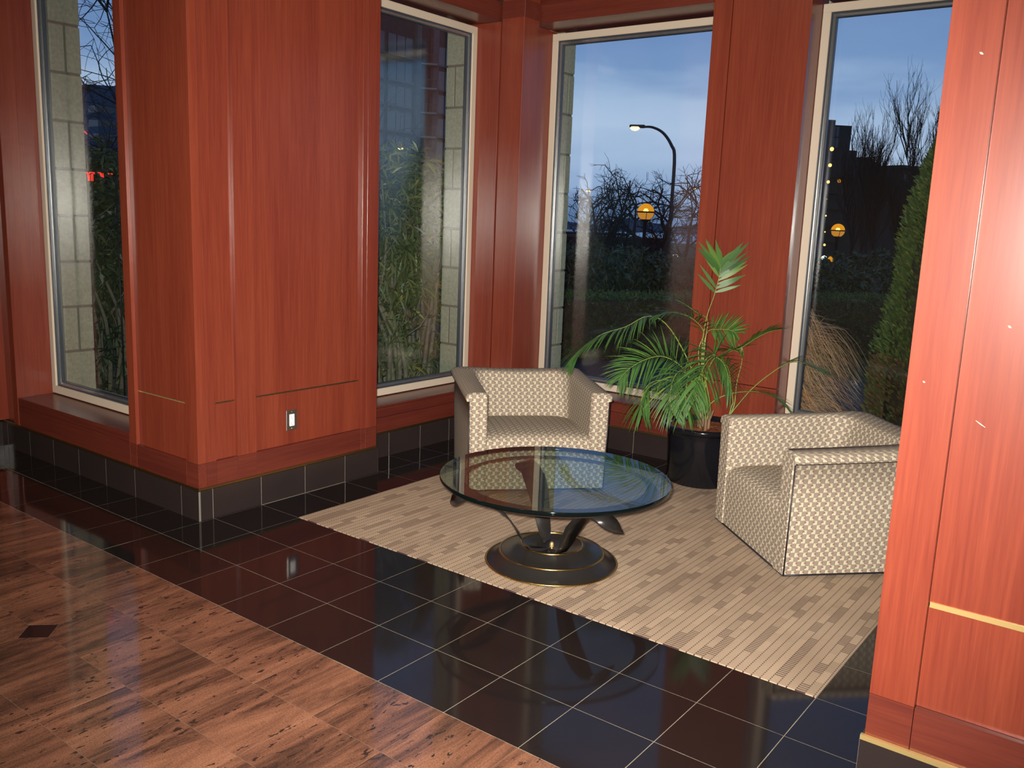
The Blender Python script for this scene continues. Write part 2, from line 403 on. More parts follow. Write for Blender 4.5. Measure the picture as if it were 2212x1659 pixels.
# ------------------------------------------------------------------ floor
floor = struct('floor')
q = MB(); q.box(-9, 7, -6, 5 * 0 + YB + .2, -.12, -.0008); q.build('grout_bed', M['grout'], floor)
def tile_mesh(name, w, h, mt, gap=.0028, t=.012):
    q = MB(); q.box(-w / 2 + gap / 2, w / 2 - gap / 2, -h / 2 + gap / 2, h / 2 - gap / 2, -t, 0, bev=.0003); return q.mesh(name, M[mt])
cache = {}
def floor_tile(x0, x1, y0, y1, mt='black_tile', gap=.0028):
    k = (round(x1 - x0, 4), round(y1 - y0, 4), mt)
    if k not in cache: cache[k] = tile_mesh('tile', x1 - x0, y1 - y0, mt, gap)
    return link('tile', cache[k], floor, ((x0 + x1) / 2, (y0 + y1) / 2, 0))
for i in range(-16, 9):
    for j in range(3):
        y1 = (j + 1) * T; x0, x1 = i * T, (i + 1) * T
        floor_tile(x0, x1, j * T, min(y1, .56 if (x1 < XP - .02 or x0 > XR + .05) and j == 1 else y1)) if not ((x1 < XP - .02 or x0 > XR + .05) and j == 2) else None
for j in range(3, 12):
    for i in (-5, -4): 
        if i == -5 and (j + 1) * T < YP2: continue
        floor_tile(i * T, (i + 1) * T, j * T, (j + 1) * T)
    for i in (6, 7):
        floor_tile(i * T, (i + 1) * T, j * T, (j + 1) * T)
    if j >= 10:
        for i in range(-3, 6): floor_tile(i * T, (i + 1) * T, j * T, (j + 1) * T)
GP = .945 * T
# red granite field: brown joint bed under the pieces
q = MB(); q.box(-9, 7, -6, -.001, -.012, -.0006); q.build('joint_bed', M['grout2'], floor)
gm = None
cut = [(-2, 2)]
q = MB(); g_ = .0016
q.box(-T / 2 + g_ / 2, T / 2 - g_ / 2, -GP / 2 + g_ / 2, GP / 2 - g_ / 2, -.012, 0, bev=.0005); gm = q.mesh('granite_tile', M['granite'])
def corner_tile(sx_, sy_):     # tile with one corner cut for the black inset; the corner points to (sx_, sy_)
    w, h, c = T / 2 - g_ / 2, GP / 2 - g_ / 2, .076
    pts = [(-w, -h), (w, -h), (w, h), (-w, h)]; out = []
    for (x, y) in pts:
        if x * sx_ > 0 and y * sy_ > 0:
            a, b_ = (x - sx_ * c, y), (x, y - sy_ * c)
            out += [a, b_] if (sx_ * sy_ < 0) == (sx_ > 0) and False else ([b_, a] if sx_ * sy_ > 0 else [a, b_])
        else: out.append((x, y))
    n = len(out); q = MB()
    q.add([(x, y, 0) for x, y in out] + [(x, y, -.012) for x, y in out], [tuple(range(n)), tuple(range(n, 2 * n))[::-1]] + [(i + n, (i + 1) % n + n, (i + 1) % n, i) for i in range(n)])
    return q.mesh('granite_tile', M['granite'])
inset = [(-2, 2), (5, 5)]
cm = {}
for i in range(-17, 7):
    for j in range(0, 10):
        x = (i + .5) * T; y = -(j + .5) * GP
        pv = (Vector((x, y, 0)) - CAM); dd = pv.dot(CW)
        if dd < .5: continue
        px = 1106 + FPX * pv.dot(CR) / dd; py = 829.5 - FPX * pv.dot(CU) / dd
        if px < -500 or px > 2500 or py > 2300: continue
        me = gm
        for (a, b_) in inset:
            for (da, db, sx_, sy_) in ((-1, -1, 1, -1), (0, -1, -1, -1), (-1, 0, 1, 1), (0, 0, -1, 1)):
                if i == a + da and j == b_ + db:
                    if (sx_, sy_) not in cm: cm[sx_, sy_] = corner_tile(sx_, sy_)
                    me = cm[sx_, sy_]
        link('granite_tile', me, floor, (x, y, 0))
for (a, b_) in inset:
    q = MB(); c = .0745
    vs = [(c, 0, 0), (0, c, 0), (-c, 0, 0), (0, -c, 0)]
    q.add(vs + [(x, y, -.012) for x, y, z in vs], [(0, 1, 2, 3), (7, 6, 5, 4)] + [(i + 4, (i + 1) % 4 + 4, (i + 1) % 4, i) for i in range(4)])
    q.build('black_inset', M['black_tile'], floor, (a * T, -b_ * GP, 0))

# carpet inlay
q = MB(); q.box(-3 * T, 6 * T, 3 * T, 10 * T, -.003, .003, bev=.0005)
tag(q.build('carpet', M['carpet']), 'taupe striped carpet inlay with dotted lines under the glass table and chairs', 'carpet')

# ------------------------------------------------------------------ walls
def basetiles(st, axis, fixed, cuts, out, face):
    """row of black base tiles; axis 'x': wall plane y=fixed, tiles proud by out (sign gives the side)"""
    for a, b_ in zip(cuts[:-1], cuts[1:]):
        g = .0018
        lo, hi = sorted((fixed, fixed + out))
        q = MB()
        if axis == 'x': q.box(-(b_ - a) / 2 + g, (b_ - a) / 2 - g, lo - fixed, hi - fixed, 0, ZB - .001, bev=.0005); L = ((a + b_) / 2, fixed, 0)
        else: q.box(lo - fixed, hi - fixed, -(b_ - a) / 2 + g, (b_ - a) / 2 - g, 0, ZB - .001, bev=.0005); L = (fixed, (a + b_) / 2, 0)
        q.build('base_tile', M['base_tile'], st, L)
    lo, hi = sorted((fixed, fixed + out * .93))
    part('grout', 'joint', st, *((cuts[0] + .001, cuts[-1] - .001, lo, hi) if axis == 'x' else (lo, hi, cuts[0] + .001, cuts[-1] - .001)), 0.0, ZB - .002)
def trimstrip(st, axis, fixed, a, b_, out, mt='brass_dark', z0=ZB, z1=ZB + .012):
    lo, hi = sorted((fixed - out * .0, fixed + out))
    part('brass_trim', mt, st, *((a, b_, lo, hi) if axis == 'x' else (lo, hi, a, b_)), z0, z1)

def panel_face(st, axis, plane, sgn, segs, z1=ZC, boardjoint=True, slotmat='brass_dark'):
    """veneered face: stiles proud of recessed panels with a horizontal reveal. sgn = outward direction sign along the normal"""
    def bx(name, mt, a, b_, d0, d1, z0_, z1_, bev=.0):
        lo, hi = sorted((plane - sgn * d0, plane - sgn * d1))
        return part(name, mt, st, *((a, b_, lo, hi) if axis == 'x' else (lo, hi, a, b_)), z0_, z1_, bev=bev)
    wh = 'wood_h' if axis == 'x' else 'wood_hy'
    a0, a1 = segs[0][1], segs[-1][2]
    g = .0008
    for kind, a, b_ in segs:
        bx('baseboard', wh, a + g, b_ - g, 0, .05, ZB + .012, ZW - .001, bev=.0008)
        if kind == 's': bx('stile', 'wood', a + g, b_ - g, 0, .05, ZW + .0005, z1, bev=.0004)
        else:
            bx('panel', 'wood', a, b_, REC, .05, ZW, .597)
            bx('panel', 'wood', a, b_, REC, .05, .606, z1)
            bx('reveal', 'slot', a, b_, REC + .010, .05, .596, .607)
            bx('brass_inlay', slotmat, a + .002, b_ - .002, REC + .0025, REC + .011, .5965, .6015)

# left wall (window 1) with the panelled pier
wl = struct('wall_left')
def core(st, *b): part('core', 'slot', st, *b)
core(wl, -1.84, XP - .05, YP + .05, YP2 - .05, .0, ZC)
panel_face(wl, 'x', YP, -1, [('s', -1.884, -1.815), ('p', -1.815, -1.345), ('s', -1.345, XP)], slotmat='brass')
panel_face(wl, 'y', XP, 1, [('s', YP + .0505, .645), ('p', .645, .776), ('s', .776, .896), ('p', .896, 1.662), ('s', 1.662, 1.700), ('s', 1.700, YP2)])
part('jamb', 'wood', wl, -1.884, -1.83, YP + .0505, .85, ZB, ZC)
part('return', 'wood', wl, -1.55, XP - .0505, YP2 - .05, YP2, ZB, ZC)
part('return_base', 'base_tile', wl, -1.50, XP, YP2, YP2 + .010, 0, ZB)
basetiles(wl, 'x', YP, [-5.2] + [(-16 + k) * T for k in range(0, 11)] + [-1.385, XP + .010], -.010, 1)
basetiles(wl, 'y', XP, [YP - .0, 2 * T] + [k * T for k in range(3, 6)] + [YP2 + .010], .010, 1)
trimstrip(wl, 'x', YP, -5.2, XP + .004, -.005); trimstrip(wl, 'y', XP, YP, YP2, .005)
# wall below / beside window 1
part('apron', 'wood_h', wl, -3.199, -1.885, YP, .60, ZW + .001, .338, bev=.001)
part('baseboard', 'wood_h', wl, -3.199, -1.885, YP, .60, ZB + .012, ZW - .001, bev=.001)
part('lintel', 'wood_h', wl, -3.215, -1.885, YP, .86, 3.27, ZC)
part('jamb', 'wood', wl, -3.26, -3.216, YP + .001, .86, ZB, ZC)
part('pilaster', 'wood', wl, -3.262, -3.200, YP - .004, YP + .10, ZB + .012, ZC, bev=.001)
part('panel', 'wood', wl, -3.42, -3.262, YP + .03, YP + .10, ZB + .012, ZC)
part('pilaster', 'wood', wl, -5.4, -3.42, YP - .05, YP + .10, ZB + .012, ZC, bev=.002)
core(wl, -5.4, -3.25, YP + .10, .86, 0, ZC)
part('pilaster_base', 'base_tile', wl, -5.4, -3.42, YP - .065, YP - .010, 0, ZB, bev=.001)
trimstrip(wl, 'x', YP - .05, -5.4, -3.42, -.008, 'brass')

# alcove left wall (window 2)
wa = struct('wall_alcove_left')
core(wa, -1.70, XA - .02, YP2 - .05, 3.44, 0, .33)
part('baseboard', 'wood_hy', wa, XA - .03, XA, YP2, 3.19, ZB + .012, ZW - .03, bev=.001)
part('apron', 'wood_hy', wa, XA - .03, XA - .002, YP2, 3.19, ZW - .028, .336, bev=.001)
part('lintel', 'wood_hy', wa, -1.95, XA, YP2 - .04, 3.215, 2.975, 3.10, bev=.002)
part('frieze', 'wood_hy', wa, -1.95, XA - .03, YP2 - .04, 3.215, 3.10, ZC)
part('jamb', 'wood', wa, -1.75, XA - .01, 3.215, 3.26, ZB, 2.974, bev=.001)
basetiles(wa, 'y', XA, [YP2 + .011] + [k * T for k in range(6, 11)] + [3.20], .008, 1)
trimstrip(wa, 'y', XA, YP2, 3.20, .003)
core(wa, -1.90, XA - .012, 3.26, 3.47, 0, ZC)
# corner post and alcove back wall (windows 3 and 4)
wb = struct('wall_alcove_back')
part('corner_post', 'wood', wb, -1.463, -1.268, 3.205, 3.385, ZB + .012, ZC, bev=.002)
part('post_band', 'wood_h', wb, -1.463, -1.262, 3.199, 3.39, 2.985, 3.10, bev=.002)
part('jamb', 'wood', wb, -1.40, -1.343, 3.402, 3.72, ZB, 2.974, bev=.001)
core(wb, -1.47, -1.40, 3.386, 3.70, 0, ZC)
PL, PR = .060, .682
for a, b_, r in ((-1.343, PL - .001, 'w3'), (PR + .001, 2.30, 'w4')):
    part('baseboard', 'wood_h', wb, a, b_, YB, YB + .03, ZB + .012, ZW - .03, bev=.001)
    part('apron', 'wood_h', wb, a, b_, YB + .002, YB + .03, ZW - .028, .336, bev=.001)
    part('lintel', 'wood_h', wb, a + .002, b_ - .002, YB, 3.88, 2.975, 3.10, bev=.002)
    part('frieze', 'wood_h', wb, a + .002, b_ - .002, YB + .03, 3.88, 3.10, ZC)
    core(wb, a, b_, YB + .03, 3.66, 0, .33)
part('stile', 'wood', wb, PL, .184, YB, YB + .05, ZW, ZC, bev=.0015)
part('panel', 'wood', wb, .188, PR, YB + .003, YB + .05, .606, ZC, bev=.0015)
part('panel', 'wood', wb, .188, PR, YB + .003, YB + .05, ZW, .602, bev=.0015)
part('baseboard', 'wood_h', wb, PL, PR, YB, YB + .05, ZB + .012, ZW - .001, bev=.001)
part('jamb', 'wood', wb, PL, PL + .04, YB + .051, 3.72, ZB, ZC)
part('jamb', 'wood', wb, PR - .06, PR - .024, YB + .051, 3.72, ZB, ZC)
core(wb, PL + .05, PR - .061, YB + .05, 3.86, 0, ZC)
basetiles(wb, 'x', YB, [-1.463] + [k * T for k in range(-4, 8)] + [2.3], -.008, 1)
trimstrip(wb, 'x', YB, -1.27, 2.3, -.003)
# right pier and alcove right wall
wr = struct('wall_right')
panel_face(wr, 'x', YR, -1, [('s', XR, 2.217), ('p', 2.217, 3.35), ('s', 3.35, 3.5), ('p', 3.5, 6.2)], slotmat='brass')
part('brass_inlay', 'brass', wr, 2.219, 3.348, YR + REC - .004, YR + REC + .006, .594, .609)
part('return', 'wood', wr, XR, XR + .05, YR + .0505, 1.79, ZB + .012, ZC)
part('return', 'wood', wr, XR + .05, 2.34, 1.74, 1.79, ZB + .012, ZC)
core(wr, XR + .05, 6.2, YR + .05, 1.74, 0, ZC)
basetiles(wr, 'x', YR, [XR - .010, 2.440, 2.440 + T, 2.440 + 2 * T, 2.44 + 3 * T, 4.5, 6.2], -.010, 1)
basetiles(wr, 'y', XR, [YR, 3 * T, 4 * T, 5 * T, 1.80], -.010, 1)
trimstrip(wr, 'x', YR, XR - .008, 6.2, -.012, 'brass', ZB - .003, ZB + .012)
trimstrip(wr, 'y', XR, YR, 1.79, -.006)
wq = struct('wall_alcove_right')
part('panel', 'wood', wq, 2.33, 2.40, 1.79, 3.45, ZW, ZC)
part('baseboard', 'wood_hy', wq, 2.325, 2.39, 1.79, 3.40, ZB + .012, ZW - .001)
basetiles(wq, 'y', 2.325, [1.80] + [k * T for k in range(6, 12)], -.008, 1)
# rest of the lobby
cl = struct('ceiling'); part('ceiling_board', 'plaster', cl, -9, 7, -6, .86, ZC, ZC + .1); part('ceiling_board', 'plaster', cl, -1.95, 2.5, .86, 3.88, ZC, ZC + .1)
wz = struct('wall_rear'); part('wall_board', 'plaster', wz, -9, 7, -6.1, -6, -.1, ZC)
wy = struct('wall_far_left'); part('wall_board', 'plaster', wy, -9.1, -9, -6, .9, -.1, ZC); part('wall_board', 'wood', wy, -9, -5.4, YP, YP + .3, 0, ZC)
wx = struct('wall_far_right'); part('wall_board', 'plaster', wx, 7, 7.1, -6, .9, -.1, ZC); part('wall_board', 'wood', wx, 6.2, 7, YR, YR + .3, 0, ZC)
for (x, y, s_) in ((-3.4, -2.6, .27), (.6, -3.2, .27), (4.2, -2.8, .27), (.3, 2.0, .16)):  # fixture rings for the added ceiling lights, out of view
    q = MB(); q.lathe([(s_, .0), (s_ + .02, -.02), (s_ + .03, -.01), (s_ + .03, .0)], 32)
    o = q.build('added_ceiling_light', M['white'], None, (x, y, ZC)); lab = {-3.4: 'left', .6: 'middle', 4.2: 'right', .3: 'alcove'}[x]
    tag(o, 'added unseen round ceiling light over the %s of the seating area' % lab if x == .3 else 'added unseen round ceiling light at the %s of the lobby ceiling' % lab, 'ceiling light')

# small pale chips and a scuff on the right pier
for px, py, w_, h_, yy in ((2120, 115, .0045, .004, YR), (2181, 706, .004, .004, YR + REC), (1996, 825, .003, .003, YR), (2118, 916, .012, .002, YR + REC), (2027, 980, .003, .004, YR + REC)):
    d = CW + CR * ((px - 1106) / FPX) - CU * ((py - 829.5) / FPX); p = CAM + d * ((yy - CAM.y) / d.y)
    q = MB(); q.tube([(-w_, 0, w_ * .6), (0, -.0006, 0), (w_, 0, -w_ * .6)], [h_ * .35, h_ * .8, h_ * .35], 6); q.build('chip', M['frame'], wr, (p.x, yy - .0002, p.z))

# ------------------------------------------------------------------ windows
def window(n, axis, plane, a0, a1, out, z0=ZS, z1=ZT):
    """axis 'x': frame in plane y=plane spanning a0..a1 in x; out=+1/-1 direction towards the outside"""
    w = struct('window_%d' % n)
    def bx(name, mt, a, b_, d0, d1, c, d, bev=.0):
        lo, hi = sorted((plane + out * d0, plane + out * d1))
        return part(name, mt, w, *((a, b_, lo, hi) if axis == 'x' else (lo, hi, a, b_)), c, d, bev=bev)
    F = .050
    bx('frame_rail', 'frame', a0, a1, 0, .07, z0, z0 + F, .002); bx('frame_rail', 'frame', a0, a1, 0, .07, z1 - F, z1, .002)
    bx('frame_stile', 'frame', a0, a0 + F, 0, .07, z0 + F, z1 - F, .002); bx('frame_stile', 'frame', a1 - F, a1, 0, .07, z0 + F, z1 - F, .002)
    for nm, mt, e0, e1, d0, d1 in (('gasket', 'gasket', F, F + .010, .012, .05), ('glazing_bead', 'alu', F + .010, F + .024, .022, .06), ('gasket', 'gasket', F + .024, F + .030, .026, .055)):
        bx(nm, mt, a0 + e0, a1 - e0, d0, d1, z0 + e0, z0 + e1); bx(nm, mt, a0 + e0, a1 - e0, d0, d1, z1 - e1, z1 - e0)
        bx(nm, mt, a0 + e0, a0 + e1, d0, d1, z0 + e1, z1 - e1); bx(nm, mt, a1 - e1, a1 - e0, d0, d1, z0 + e1, z1 - e1)
    bx('pane', 'pane', a0 + F + .02, a1 - F - .02, .036, .042, z0 + F + .02, z1 - F - .02)
    # wooden sill board and soffit board inside
    return w
w1 = window(1, 'x', FW1, -3.215, -1.85, 1, z1=3.25)
part('sill', 'wood_h', w1, -3.214, -1.885, YP + .001, FW1 + .03, .336, .352, bev=.002)
part('outer_sill', 'stone', w1, -3.24, -1.84, FW1 + .072, 1.06, .27, .345)
w2 = window(2, 'y', FW2, 1.62, 3.214, -1)
part('sill', 'wood_hy', w2, FW2 - .03, XA, YP2, 3.213, .338, .352, bev=.002)
part('outer_sill', 'stone', w2, -1.98, FW2 - .072, 1.5, 3.2, .27, .345)
w3 = window(3, 'x', FW3, -1.342, PL - .0, 1)
part('sill', 'wood_h', w3, -1.342, PL - .001, YB, FW3 + .03, .338, .352, bev=.002)
part('outer_sill', 'stone', w3, -1.34, PL, FW3 + .072, 3.93, .27, .345)
w4 = window(4, 'x', FW3, .660, 2.20, 1)
part('sill', 'wood_h', w4, PR, 2.30, YB, FW3 + .03, .338, .352, bev=.002)
part('outer_sill', 'stone', w4, PR, 2.2, FW3 + .072, 3.93, .27, .345)

# ------------------------------------------------------------------ exterior masonry returns of buff blocks
def blockwall(name, x0, x1, y0, y1, face):
    """solid of dark mortar with proud blocks on the named faces"""
    st = struct(name)
    e = .006
    part('mortar', 'mortar', st, x0 + e, x1 - e, y0 + e, y1 - e, -.1, 3.6)
    zl = .330
    k = 0; lv = [.33 + .295 * i for i in range(12)]
    for z in lv:
        z0_, z1_ = z + .008, z + .295 - .008
        if z1_ > 3.6: z1_ = 3.59
        ax = 'y' if (x1 - x0) < (y1 - y0) else 'x'
        a, b_ = (y0, y1) if face in '+x-x' else (x0, x1)
        near = face
        cuts = [a, b_]
        if k % 2: cuts = [a, (a + b_) / 2, b_]
        for c0, c1 in zip(cuts[:-1], cuts[1:]):
            g0 = 0 if c0 == a else .007; g1 = 0 if c1 == b_ else .007
            if face in ('+x', '-x'): part('block', 'stone', st, x0, x1, c0 + g0, c1 - g1, z0_, z1_, bev=.003)
            else: part('block', 'stone', st, c0 + g0, c1 - g1, y0, y1, z0_, z1_, bev=.003)
        k += 1
    return st
blockwall('trim_1', -3.60, -3.165, .84, 1.035, '+x')
blockwall('trim_2', -1.945, -1.775, 3.165, 3.55, '-y')
blockwall('trim_3', -1.70, -1.285, 3.735, 3.89, '+x')
blockwall('trim_4', .12, .63, 3.87, 3.93, '+y')
tw = struct('trim_5')   # exterior skin closing the walls around the windows
part('masonry', 'stone', tw, -6, -3.62, .86, 1.03, -.3, 3.7); part('masonry', 'stone', tw, -1.86, -1.56, .86, 1.76, -.3, 3.7)
part('masonry', 'stone', tw, -3.6, -1.86, .86, 1.03, 3.30, 3.7); part('masonry', 'stone', tw, -1.95, -1.75, 1.76, 3.2, 3.05, 3.7)
part('masonry', 'stone', tw, -1.28, 2.5, 3.70, 3.89, 3.05, 3.7); part('masonry', 'stone', tw, 2.2, 2.5, 3.66, 3.9, -.3, 3.7)
part('masonry', 'stone', tw, -3.6, -1.86, .86, 1.03, -.3, .27); part('masonry', 'stone', tw, -1.95, -1.75, 1.6, 3.2, -.3, .27); part('masonry', 'stone', tw, -1.34, 2.3, 3.70, 3.89, -.3, .27)

# ------------------------------------------------------------------ wall outlet
o = empty('wall_outlet', (XP - REC, 1.148, .437)); tag(o, 'white wall outlet in a steel cover plate low on the panelled pier', 'outlet')
q = MB(); q.box(0, .005, -.038, .038, -.058, .058, bev=.002); q.build('cover_plate', M['steel'], o)
q = MB(); q.box(.004, .008, -.0165, .0165, -.034, .034, bev=.001); rc = q.build('receptacle', M['white'], o)
for dz in (.019, -.017):
    for (dy, h, w_) in ((-.006, .007, .0012), (.006, .006, .0012), (0, .0035, .0035)):
        z_ = dz if dy else dz - .010
        q = MB(); q.box(.0078, .0084, dy - w_ / 2, dy + w_ / 2, z_ - h / 2, z_ + h / 2); q.build('slot', M['piping'], rc)
for dz in (.048, -.048):
    q = MB(); q.lathe([(0, .0015), (.003, .001), (.0035, 0)], 10); s_ = q.build('screw', M['steel'], o, (.005, 0, dz)); s_.rotation_euler = (0, PI / 2, 0)

# ------------------------------------------------------------------ tub chairs
def make_chair(name):
    Wd, D, t = .815, .79, .098
    root = empty(name)
    ro = .05; nS, nA, nB = 9, 6, 9
    def path(hx, yb, r):
        P = []
        for i in range(nS): P.append((-hx, (yb - r) * i / (nS - 1)))
        for i in range(1, nA + 1):
            th = PI - (PI / 2) * i / nA; P.append((-hx + r + r * math.cos(th), yb - r + r * math.sin(th)))
        for i in range(1, nB): P.append((-hx + r + (2 * hx - 2 * r) * i / nB, yb))
        for i in range(nA + 1):
            th = PI / 2 - (PI / 2) * i / nA; P.append((hx - r + r * math.cos(th), yb - r + r * math.sin(th)))
        for i in range(nS - 2, -1, -1): P.append((hx, (yb - r) * i / (nS - 1)))
        return P
    hx = Wd / 2
    Ob = path(hx, D, ro); Ot = path(hx + .012, D + .035, ro + .02); Oc = path(hx + .032, D + .065, ro + .03); Oi = path(hx - .012, D + .01, ro + .02)
    It = path(hx - t + .012, D - .115, .10); It2 = path(hx - t, D - .135, .11); Ib = path(hx - t - .004, D - .235, .07)
    n = len(Ob)
    def zt(i):       # top height along the path, a little higher at the rear corners
        y = Oc[i][1] / D; x = Oc[i][0] / hx
        return .598 + .020 * min(1, max(0, y)) ** 1.3 - (.010 * (1 - x * x) if y > .95 else 0)
    rows = []
    def lerp(a, b_, f): return (a[0] + (b_[0] - a[0]) * f, a[1] + (b_[1] - a[1]) * f)
    def row(P, zf): rows.append([(P[i][0], P[i][1], zf(i)) for i in range(n)])
    row(Ob, lambda i: .012)
    for f in (.33, .66, 1): row([lerp(Ob[i], Ot[i], f) for i in range(n)], lambda i, f=f: .012 + (zt(i) - .047 - .012) * f)
    row(Oc, lambda i: zt(i) - .045); row(Oc, lambda i: zt(i) - .026)
    row([lerp(Oc[i], Oi[i], .30) for i in range(n)], lambda i: zt(i) - .008)
    row(Oi, lambda i: zt(i)); row(It, lambda i: zt(i) - .001)
    row([lerp(It[i], It2[i], .75) for i in range(n)], lambda i: zt(i) - .010)
    row(It2, lambda i: zt(i) - .028)
    for f in (.33, .66, 1): row([lerp(It2[i], Ib[i], f) for i in range(n)], lambda i, f=f: zt(i) - .028 + (.29 - zt(i) + .028) * f)
    # uv: u along each row, v along the profile
    q = MB(); m_ = len(rows); U = []
    for r_ in rows:
        u = [0]
        for i in range(1, n): u.append(u[-1] + math.dist(r_[i], r_[i - 1]))
        mid = u[n // 2]; U.append([x - mid for x in u])
    V = [0]
    for k in range(1, m_): V.append(V[-1] + math.dist(rows[k][n // 2], rows[k - 1][n // 2]))
    vs = [p for r_ in rows for p in r_]; fs = []; uvs = []
    for k in range(m_ - 1):
        for i in range(n - 1):
            fs.append((k * n + i, (k + 1) * n + i, (k + 1) * n + i + 1, k * n + i + 1))
            sg = 1 if k < 8 else -1
            uvs.append([(U[k][i], V[k]), (U[k + 1][i], V[k + 1]), (U[k + 1][i + 1], V[k + 1]), (U[k][i + 1], V[k])])
    q.add(vs, fs, uvs, smooth=True)
    for i in (0, n - 1):     # front ends of the arms, slightly rounded
        prof = [r_[i] for r_ in rows]
        cx = sum(p[0] for p in prof) / m_; cz = .3
        ins = [(p[0] + (cx - p[0]) * .10, -.012, p[2] + (cz - p[2]) * .02) for p in prof]
        prof_b = prof + [(prof[-1][0], 0, .012)]; ins_b = ins + [(ins[-1][0], -.012, .015)]
        k_ = len(prof_b); vs = prof_b + ins_b; fs = []; uv = []
        for a in range(k_):
            b_ = (a + 1) % k_; f = (a, b_, b_ + k_, a + k_); fs.append(f if i == 0 else f[::-1])
            uv.append([(vs[j][0], vs[j][2]) for j in fs[-1]])
        f = tuple(range(k_, 2 * k_)); f = f if i == 0 else f[::-1]
        fs.append(f); uv.append([(vs[j][0], vs[j][2]) for j in f])
        q.add(vs, fs, uv)
    q.build('shell', M['fabric'], root)
    # seat with crowned top and rounded front running down to the floor
    sx0 = hx - t + .003; prof = [(-.004, .012), (-.006, .15), (-.006, .27), (.000, .305), (.014, .326), (.04, .338), (.09, .346), (.22, .350), (.38, .347), (.50, .340), (D - .22, .335)]
    q = MB(); nx = 13; vs = []; uu = []
    L = 0
    for k, (y, z) in enumerate(prof):
        if k: L += math.dist(prof[k], prof[k - 1])
        for i in range(nx):
            x = -sx0 + 2 * sx0 * i / (nx - 1); e = 1 - (x / sx0) ** 4
            vs.append((x, y, z - (.012 * (1 - e) if k > 3 else 0))); uu.append((x, L))
    fs = [(k * nx + i, k * nx + i + 1, (k + 1) * nx + i + 1, (k + 1) * nx + i) for k in range(len(prof) - 1) for i in range(nx - 1)]
    q.add(vs, fs, [[uu[j] for j in f] for f in fs], smooth=True); q.build('seat', M['fabric'], root)
    # black welting under the arm cap, down the front corners and round the foot
    q = MB(); q.tube([(x + (.004 if x > 0 else -.004), y, zt(i) - .049) for i, (x, y) in enumerate(Ot)], .0045, 6)
    q.build('cap_piping', M['piping'], root)
    for s_ in (-1, 1):
        q = MB(); q.tube([(s_ * (hx + .002), -.004, .012), (s_ * (hx + .014), -.004, zt(0) - .049)], .0042, 6)
        q.tube([(s_ * (hx + .014), -.004, zt(0) - .049), (s_ * (hx + .032), -.006, zt(0) - .045)], .0042, 6); q.build('front_piping', M['piping'], root)
    q = MB(); q.tube([(x, y, .013) for x, y in Ob], .0048, 6); q.tube([(-hx, -.006, .013), (hx, -.006, .013)], .0048, 6); q.build('foot_piping', M['piping'], root)
    q = MB(); q.box(-hx + .03, hx - .03, .02, D - .03, .0, .02); q.build('plinth', M['piping'], root)
    return root
def copy_tree(o, parent=None):
    c = o.copy(); COL.objects.link(c); c.parent = parent
    for ch in list(o.children): copy_tree(ch, c)
    return c
c1 = make_chair('tub_chair'); c1.location = (-.2645, 2.163, .007); c1.rotation_euler = (0, 0, math.radians(47.36))
tag(c1, 'checked tub armchair behind the glass table, facing the camera', 'armchair', 'checked tub armchairs')
c2 = copy_tree(c1); ang = math.radians(-43.6)
B2 = Vector((1.350, 1.882)); c2.rotation_euler = (0, 0, ang)
c2.location = (B2.x - .40 * math.cos(ang), B2.y - .40 * math.sin(ang), .007)
tag(c2, 'checked tub armchair at the right, in profile, partly behind the right wooden pier', 'armchair', 'checked tub armchairs')

# ------------------------------------------------------------------ glass coffee table
TB = Vector((.434, 1.311)); 
tb = empty('coffee_table', (TB.x, TB.y, .007)); tag(tb, 'round glass coffee table on curved dark metal blades and a brass-ringed disc base', 'coffee table')
base = empty('base', parent=tb)
q = MB(); q.lathe([(0, .0), (.305, .0), (.311, .005), (.311, .010), (.300, .014), (.284, .022), (.266, .036), (.254, .048), (.248, .053), (.243, .056), (.232, .058), (.205, .063), (.178, .072), (.160, .082), (.150, .087), (.145, .088), (.134, .086), (.115, .079), (.08, .073), (0, .071)], 96)
b1 = q.build('disc', M['bronze'], base)
for r_, z_, w_ in ((.311, .008, .0050), (.246, .0545, .0045), (.146, .0885, .0045)):
    q = MB(); q.lathe([(r_ + w_ * math.cos(a), z_ + w_ * math.sin(a)) for a in [2 * PI * k / 8 for k in range(8)]], 96, closed=True); q.build('brass_ring', M['brass_ring'], base)
q = MB(); q.lathe([(.010, .072), (.010, .086), (.008, .092), (.004, .096), (0, .097)], 16); q.build('knob', M['brass'], base)
ZG = .403
q = MB(); q.lathe([(.428, ZG - .001), (.474, ZG - .020), (.470, ZG - .027), (.422, ZG - .006)], 96, closed=True, smooth=False); q.build('ring', M['bronze2'], tb)
fwd = Vector((2.2255, -3.338)).normalized(); rgt = Vector((-fwd.y, fwd.x))
def tdir(deg):
    a = math.radians(deg); return fwd * math.cos(a) + rgt * math.sin(a)
PRF = crv2 = [(.045, .083, .003, -.9), (.085, .080, .020, -.3), (.125, .092, .027, 0), (.165, .140, .034, 0), (.205, .205, .042, 0), (.255, .272, .050, 0), (.315, .325, .054, 0), (.375, .358, .049, 0), (.425, .372, .040, 0), (.455, .368, .038, .2), (.470, .352, .042, .5), (.478, .332, .036, .9), (.482, .312, .020, 1.5), (.484, .300, .003, 2.2)]
